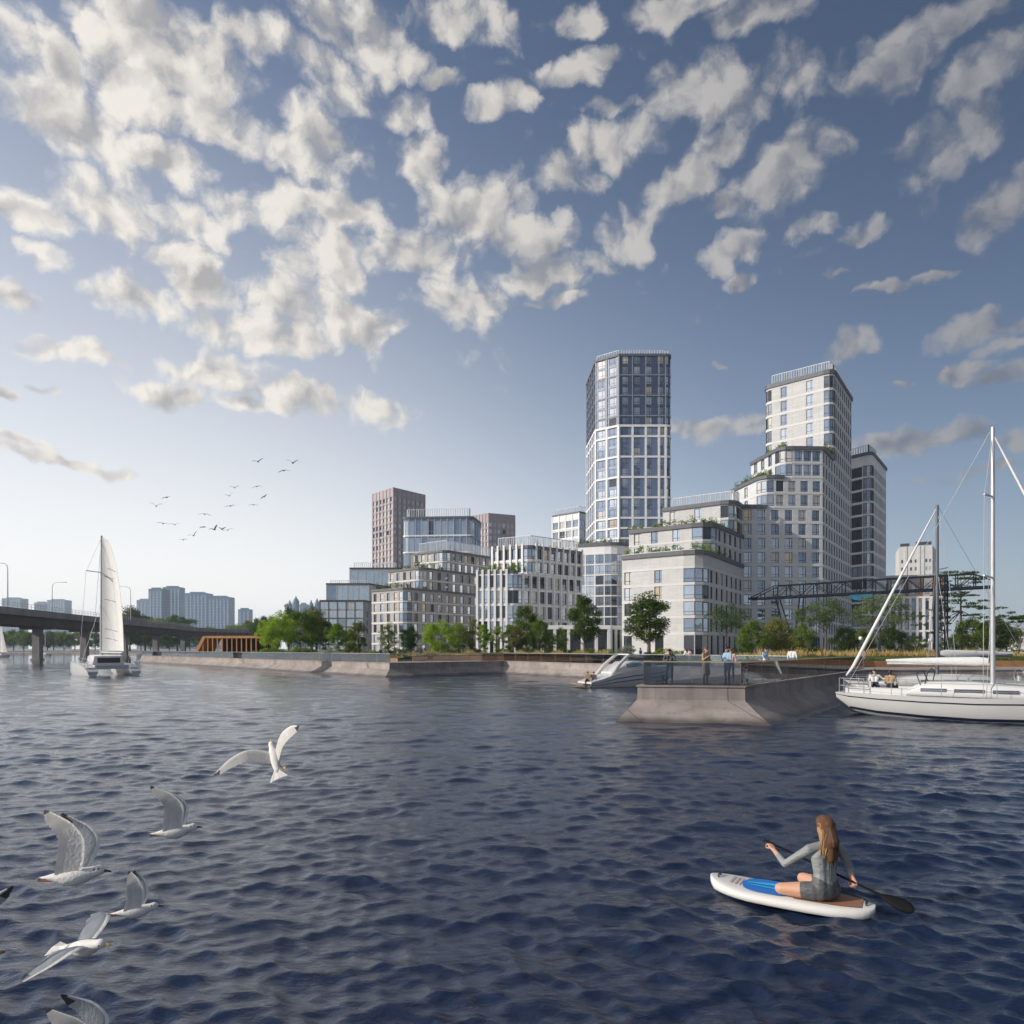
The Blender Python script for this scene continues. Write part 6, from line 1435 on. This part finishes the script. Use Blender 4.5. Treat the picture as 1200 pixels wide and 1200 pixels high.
wo_ = link("person", me); tag(wo_, "woman in grey wetsuit with long brown hair kneeling on the paddle board", "person")
H = Wp['hed'] - rt * .022; bk = -fw
hb = [(H + up * .045 + bk * .02, H + up * .03 + bk * .045, .102, .108, 'h'), (H + bk * .05, H - up * .17 + bk * .10 + rt * .01, .104, .108, 'h'), (H - up * .05 + bk * .07 - rt * .05, H - up * .22 + bk * .10 - rt * .045, .075, .06, 'h'), (H - up * .1 + bk * .09 + rt * .015, H - up * .33 + bk * .13 + rt * .005, .085, .055, 'h'), (H - up * .2 + bk * .11, H - up * .36 + bk * .14 - rt * .02, .08, .045, 'h')]
for i in range(16):
    a = (i / 15 - .5) * 2; o = rt * a * .115 + bk * (.105 - .05 * abs(a)); hb.append((H + o * .85 + up * (.04 - .05 * abs(a)), H + o * .95 + bk * .045 - up * (.24 + .13 * (i * 7 % 5) / 4 - (.05 if a < -.5 else 0)), .026, .011, 'h'))
hm = remesh(hb, .0065, 2); hm.materials.clear(); hm.materials.append(hair_l); HS2 = mat("blond hair strands", (.42, .25, .11), .45, var=.3, vscale=9, stretch=(6, 6, .5), bump=.4, bscale=40); hm.materials.append(HS2)  # brown hair with blond strands down its left side
pc = np.empty(len(hm.polygons) * 3); hm.polygons.foreach_get('center', pc); pc = pc.reshape(-1, 3); la = (pc - np.array(H)) @ np.array(rt); hm.polygons.foreach_set('material_index', ((la + .045 * (np.sin(np.round(la * 260) * 12.9898) * 43758.5 % 1)) < -.072).astype(np.int32)); hm.polygons.foreach_set('use_smooth', np.ones(len(hm.polygons), bool))
hob = link("hair", hm, wo_)
hr_ = random.Random(8); mb = MB()
for i in range(150):                                     # loose strands over the hair mass
    a = hr_.uniform(-1, 1); o = rt * a * .112 + bk * (.112 - .055 * a * a); z0_ = hr_.uniform(-.12, .07); ln_ = hr_.uniform(.16, .40); fl = rt * hr_.gauss(-.004, .016)
    m_ = HS2 if a < -.45 + hr_.gauss(0, .2) else hair_l
    mb.tube([H + o * .93 + up * z0_, H + o * 1.05 + bk * .022 + fl * .4 + up * (z0_ - ln_ * .4), H + o * 1.0 + bk * .045 + fl + up * (z0_ - ln_ * .75), H + o * .93 + bk * .055 + fl * 1.8 + up * (z0_ - ln_)], [.004, .0055, .0045, .0012], m_, 4)
mb.obj('strands', hob)
for s in (-1, 1): mb = MB(); mb.ball(H + fw * .088 + rt * s * .034 + up * .008, .010, EYE, 8, 5); mb.obj("eye", wo_)
mb = MB(); bkp = [Wp['nec'] + bk * .105 - up * .10, Wp['che'] + bk * .112, Wp['wai'] + bk * .092, Wp['wai'] + bk * .098 - up * .10]; mb.tube(bkp, .006, suit_d, 5); mb.obj("zip", wo_)
# paddle
PDM = mat("black paddle", (.008, .008, .009), .55, spec=.25); hl = handL + (handL - Wp['wrL']).normalized() * .045 - up * .012; hr = handR + (handR - Wp['wrR']).normalized() * .03; pd_ = (hr - hl).normalized()
r = empty("paddle", hl, 0, "black paddle held across her lap, blade out to the right over the water", "paddle"); dL = (hr - hl).length
mb = MB(); mb.tube([pd_ * -.06, pd_ * (dL + .30)], .015, PDM, 8); mb.obj("shaft", r)
mb = MB(); b0 = pd_ * (dL + .28); ln = .36; q = pd_.cross(Vector((0, 1.0, -.35))).normalized(); nn = pd_.cross(q); pr_ = [(0, .018), (.1, .035), (.3, .058), (.6, .076), (.85, .068), (.96, .04), (1, .012)]
mb.loft([[b0 + pd_ * (t * ln) + q * w * math.cos(a) + nn * .012 * math.sin(a) for a in [i * math.pi / 5 for i in range(10)]] for t, w in pr_], PDM); mb.obj("blade", r)

# ================================================================== gulls
GW = mat("white plumage", (.86, .84, .81), .75, var=.06, vscale=18, bump=.3, bscale=60); GG = mat("grey wing plumage", (.38, .42, .47), .75, var=.12, vscale=14, bump=.3, bscale=50); GU = mat("pale underwing plumage", (.88, .86, .83), .8, var=.12, vscale=14, bump=.3, bscale=50)
GD = mat("dark wing tip plumage", (.035, .033, .035), .7, var=.2, vscale=20); GT = mat("brown grey flight feathers", (.76, .735, .715), .8, var=.10, vscale=25); BEAK = mat("dark red beak", (.16, .03, .02), .4); BEAKY = mat("yellow beak", (.60, .40, .06), .4); LEGR = mat("orange red leg", (.42, .15, .09), .5); SMUD = mat("grey head smudge", (.18, .17, .17), .8)
def feather_mat(m, amount=.42):
    """Feathers let some light through: mix a translucent part into the material."""
    t = m.node_tree; bs = t.nodes['Principled BSDF']; k = G(t); tl = k.node('ShaderNodeBsdfTranslucent'); mx = k.node('ShaderNodeMixShader'); mx.inputs[0].default_value = amount
    k.put(tl.inputs[0], bs.inputs['Base Color'].links[0].from_socket); o = [n for n in t.nodes if n.type == 'OUTPUT_MATERIAL'][0]
    t.links.new(bs.outputs[0], mx.inputs[1]); t.links.new(tl.outputs[0], mx.inputs[2]); t.links.new(mx.outputs[0], o.inputs['Surface'])
for m_ in (GU, GT, GG): feather_mat(m_)
def catmull(P0, n):
    P0 = [Vector(p_) for p_ in P0]; out = []
    for i in range(len(P0) - 1):
        a, b_, c, d_ = P0[max(i-1, 0)], P0[i], P0[i+1], P0[min(i+2, len(P0)-1)]
        for k in range(n): t = k / n; out.append(.5 * ((2*b_) + (c-a)*t + (2*a-5*b_+4*c-d_)*t*t + (3*b_-a-3*c+d_)*t**3))
    return out + [P0[-1]]
def gull_body(wings, fan=1.0, thin=False, upper=GG, under=GU):
    """Body with head and tail plus the given wings, as one mesh. Local axes: x forward, y left, z up. wings: list of (side, lead points, chord vectors)"""
    mb = MB(); st = [(-.205, .012, .004, .0), (-.15, .030, .012, .002), (-.10, .042, .028, .0), (-.03, .056, .052, -.006), (.04, .058, .058, -.006), (.10, .046, .048, .004), (.135, .034, .036, .018), (.165, .034, .035, .026), (.19, .027, .028, .026), (.205, .012, .014, .022)]
    rings = [[Vector((x, w * math.cos(a), zc_ + h * math.sin(a))) for a in [i * math.pi / 6 for i in range(12)]] for x, w, h, zc_ in st]; mb.loft(rings, GW)
    for i in range(7):                                       # tail fan
        a = (i - 3) / 3 * .30 * fan; mb.add([(-.15, -.012 + i * .004, .006), (-.15, .012 - (6 - i) * .004 + .012, .006), (-.27, math.sin(a) * .14 + .016, .004 - abs(a) * .02), (-.275, math.sin(a) * .14, .004 - abs(a) * .02), (-.27, math.sin(a) * .14 - .016, .004 - abs(a) * .02)], ((0, 1, 2, 3, 4), (4, 3, 2, 1, 0)), GW)
    for sdn, lead, chord in wings:
        n = 2 if thin else 5; Ld = catmull(lead, n); Cd = catmull(chord, n); k = len(Ld); up_ = []; lo = []; prof = [(0, 0), (.12, .07), (.35, .08), (.7, .045), (1, .004)]
        for i in range(k):
            l, c = Ld[i], Cd[i]; sp_ = (Ld[min(i+1, k-1)] - Ld[max(i-1, 0)]).normalized(); nn = c.cross(sp_).normalized()
            nn = nn if sdn < 0 else -nn; t = i / (k - 1); jag = 1 + (.07 if (i % 2 and t > .35) else 0)
            up_.append([l + c * f * (jag if f == 1 else 1) - nn * c.length * h * -1 for f, h in prof]); lo.append([l + c * f * (jag if f == 1 else 1) + nn * c.length * (h * .35) - nn * c.length * .01 for f, h in prof])
        for i in range(k - 1):
            t = (i + .5) / (k - 1)
            for j in range(len(prof) - 1):
                f = prof[j][0]; tipd = t > .90; edge = f >= .35 and t > .45
                mu = GD if (tipd or (edge and t > .8)) else upper; ml = GD if tipd else (GT if (t > .55 and f >= .12) or (f >= .7) else under)
                if j == 0 and t < .93: mu = ml = GW
                qu = (up_[i][j], up_[i+1][j], up_[i+1][j+1], up_[i][j+1]); ql = (lo[i][j], lo[i][j+1], lo[i+1][j+1], lo[i+1][j])
                mb.add(qu if sdn < 0 else qu[::-1], ((0, 1, 2, 3),), mu, True); mb.add(ql if sdn < 0 else ql[::-1], ((0, 1, 2, 3),), ml, True)
    return mb
def mir(w): return (-w[0], [(x, -y, z) for x, y, z in w[1]], w[2] if isinstance(w[2][0], tuple) is False else [(x, -y, z) for x, y, z in w[2]])
CH = [(-.165, 0, -.02), (-.165, 0, -.005), (-.15, 0, 0), (-.115, 0, -.03), (-.075, 0, -.035), (-.012, 0, -.008)]
W_UP = (-1, [(.085, -.045, .03), (.105, -.085, .14), (.10, -.115, .23), (.03, -.13, .32), (-.06, -.125, .375), (-.16, -.11, .425)], CH)
W_UP2 = (-1, [(.07, -.045, .03), (.10, -.075, .12), (.095, -.10, .185), (.06, -.115, .27), (.02, -.11, .325), (-.03, -.10, .365)], [(-.15, 0, -.02), (-.15, 0, -.01), (-.14, 0, -.015), (-.10, 0, -.045), (-.06, 0, -.045), (-.01, 0, -.01)])
W_GL = (-1, [(.085, -.045, .03), (.135, -.17, .075), (.12, -.28, .085), (.02, -.42, .06), (-.08, -.52, .03), (-.17, -.59, .0)], [(-.16, 0, -.01), (-.165, 0, -.005), (-.15, -.01, 0), (-.115, -.03, -.005), (-.08, -.03, 0), (-.012, -.01, 0)])
W_FOLD = (-1, [(.085, -.045, .035), (.135, -.11, .085), (.115, -.18, .10), (.02, -.26, .075), (-.09, -.315, .045), (-.20, -.35, .01)], [(-.17, 0, -.01), (-.19, 0, -.005), (-.18, .01, 0), (-.13, .02, -.005), (-.085, .02, 0), (-.012, .01, 0)])
W_HIGH = (-1, [(.085, -.045, .03), (.125, -.15, .15), (.115, -.24, .235), (.07, -.34, .32), (.02, -.41, .375), (-.04, -.47, .42)], [(-.16, 0, -.01), (-.16, 0, -.005), (-.15, 0, 0), (-.12, -.01, -.005), (-.085, -.02, 0), (-.012, -.01, 0)])
W_FLAT = (-1, [(.085, -.045, .03), (.125, -.17, .12), (.115, -.27, .18), (.06, -.40, .22), (.0, -.50, .23), (-.06, -.58, .235)], [(-.16, 0, -.01), (-.16, 0, -.005), (-.14, 0, 0), (-.11, -.01, -.005), (-.08, -.02, 0), (-.012, -.01, 0)])
def gull(px, py, D, X, Y, s, wings, label, beak=BEAK, fan=1.0, legs=None, smudge=True, upper=GG, under=GU):
    X = Vector(X).normalized(); Y = Vector(Y); Y = (Y - X * Y.dot(X)).normalized(); Z = X.cross(Y); M = Matrix((( X.x, Y.x, Z.x), (X.y, Y.y, Z.y), (X.z, Y.z, Z.z))).to_4x4()
    gb_ = gull_body(wings, fan, upper=upper, under=under).mesh('gull'); bmw = bmesh.new(); bmw.from_mesh(gb_); bmesh.ops.remove_doubles(bmw, verts=bmw.verts, dist=1e-5); bmw.to_mesh(gb_); bmw.free(); o = link('gull', gb_); o.matrix_world = Matrix.Translation(at(px, py, D)) @ M @ Matrix.Scale(s, 4); tag(o, label, "gull", "gulls flying low over the water")
    mb = MB(); mb.loft([[Vector((x, w * math.cos(a), z + w * .9 * math.sin(a))) for a in [i * math.pi / 4 for i in range(8)]] for x, w, z in ((.20, .011, .022), (.225, .009, .020), (.242, .006, .015), (.25, .001, .010))], beak); mb.obj("beak", o)
    for q in (-1, 1):
        mb = MB(); mb.ball((.178, q * .0295, .034), .0055, EYE, 8, 6); mb.obj("eye", o)
        if smudge: mb = MB(); mb.ball((.152, q * .029, .030), (.008, .007, .010), SMUD, 8, 6); mb.obj("ear_spot", o)
    mb = MB()
    if legs == 'down':
        for q in (-1, 1): mb.tube([(-.09, q * .03, -.02), (-.12, q * .032, -.07), (-.115, q * .033, -.12)], [.007, .004, .004], BEAKY, 6); mb.loft([[Vector((-.12 + t * .05, q * .033 + w * c, -.12 - .01 * t)) for c in (-1, 0, 1)] + [Vector((-.12 + t * .05, q * .033, -.128 - .01 * t))] for t, w in ((0, .004), (1, .02))], BEAKY, False)
    else:
        for q in (-1, 1): mb.tube([(-.10, q * .018, -.022), (-.15, q * .016, -.018), (-.185, q * .016, -.012)], [.006, .006, .010], LEGR, 6)
    mb.obj("legs", o)
    return o
gull(83, 1027, 4.45, (.99, .12, .03), (-.10, .93, -.33), 1.0, [W_UP, mir(W_UP)], "largest gull with both wings raised high, at the left")
gull(203, 975, 6.1, (.96, .25, .05), (-.26, .92, -.26), .98, [W_UP, mir(W_UP)], "gull farthest right of the profile flyers, wing swept up and back")
gull(157, 1068, 6.2, (.95, .28, .03), (-.30, .90, -.28), .98, [W_UP2, mir(W_UP2)], "small gull with one upright wing, just below the largest one")
gull(97, 1110, 4.9, (.95, -.22, .12), (.22, .91, .33), 1.0, [W_FOLD, mir(W_FOLD)], "grey backed gull banking with its near wing dipped towards the water", BEAKY, 1.4, None, False)
gull(322, 888, 7.5, (-.34, .58, .72), (-.82, -.12, -.46), 1.0, [W_HIGH, mir(W_FLAT)], "gull seen from behind with fanned tail and yellow legs, farthest out", BEAKY, 2.2, 'down', False, GU, GU)
gull(-34, 1118, 4.6, (-.9, -.38, .03), (.4, -.86, .33), 1.0, [W_UP, mir(W_UP2)], "gull cut off by the left photo edge, only a dark wing tip showing")
gull(102, 1246, 4.4, (.92, .2, .1), (-.2, .92, -.1), 1.0, [W_UP, mir(W_UP)], "gull cut off by the bottom photo edge, raised grey wing showing", BEAKY, 1, None, False)

# the distant flock
FB = mat("distant dark plumage", (.09, .09, .095), .8, var=.2, vscale=6)
def flock_bird(px, py, D, wz, roll, yaw, s, label):
    wl = (-1, [(.07, -.05, .02), (.10, -.2, .10 + wz * .5), (.05, -.36, .10 + wz), (-.05, -.52, .06 + wz * 1.2)], [(-.15, 0, 0), (-.14, 0, 0), (-.11, 0, 0), (-.02, 0, 0)])
    mb = gull_body([wl, mir(wl)], 1.0, True, FB, FB); o = mb.obj("flying_gull"); o.rotation_euler = (roll, 0, yaw); o.location = at(px, py, D); o.scale = (s,) * 3; tag(o, label, "gull", "distant flock of gulls in the sky")
rnd = random.Random(3)
FL = [(302.5, 541, "distant gull high above the flock, left of the touching top pair"), (343, 542.5, "distant gull, highest and rightmost of the flock"), (332.5, 551.5, "distant gull just below the rightmost one"), (275, 571.5, "distant gull with arched wings, top of the middle column"), (269, 581, "distant gull just below the arched one in the middle column"),
      (270, 593, "distant gull with wings in a V, bottom of the middle column"), (301, 570, "distant gull with wings stretched in a slant, right of the arched one"), (309.5, 582, "distant gull with wings in a V, right of the middle column"), (297, 591.5, "distant gull with arched wings, lowest on the right side"), (195, 583, "distant gull, upper one of the two at the far left"),
      (183, 593, "distant gull, leftmost of the flock"), (191, 613.5, "distant gull with wings in a V, low at the left"), (205, 615, "distant gull with arched wings right of the low left one"), (240, 602.5, "distant gull with straight slanting wings in the middle of the flock"), (238, 617.5, "distant gull left in the lower cluster"),
      (227, 627.5, "distant gull with flat wings, second lowest of the flock"), (215, 632.5, "distant gull, lowest of the flock"), (251, 620.5, "distant gull in the centre of the lower cluster"), (260, 620, "distant gull, left of the close pair in the lower cluster"), (267, 621, "distant gull, right of the close pair in the lower cluster")]
for i, (x, y, lb) in enumerate(FL): flock_bird(x, y, 62 + rnd.uniform(-8, 10), rnd.choice((.12, .05, -.08, -.14)), rnd.uniform(-.5, .1), math.pi / 2 + rnd.uniform(-.5, .5), rnd.uniform(.95, 1.1), lb)

# ================================================================== river haze
hm_ = bpy.data.materials.new("river haze"); hm_.use_nodes = True; t_ = hm_.node_tree; t_.nodes.clear()
pv = t_.nodes.new('ShaderNodeVolumePrincipled'); pv.inputs['Color'].default_value = (0.72, 0.86, 1.0, 1); pv.inputs['Density'].default_value = 0.00017; pv.inputs['Anisotropy'].default_value = 0.25
om = t_.nodes.new('ShaderNodeOutputMaterial'); t_.links.new(pv.outputs[0], om.inputs['Volume'])
mb = MB(); mb.box((-6400, -450, -4.5), (6400, 4400, 182), hm_); tag(mb.obj("haze"), kind='stuff')
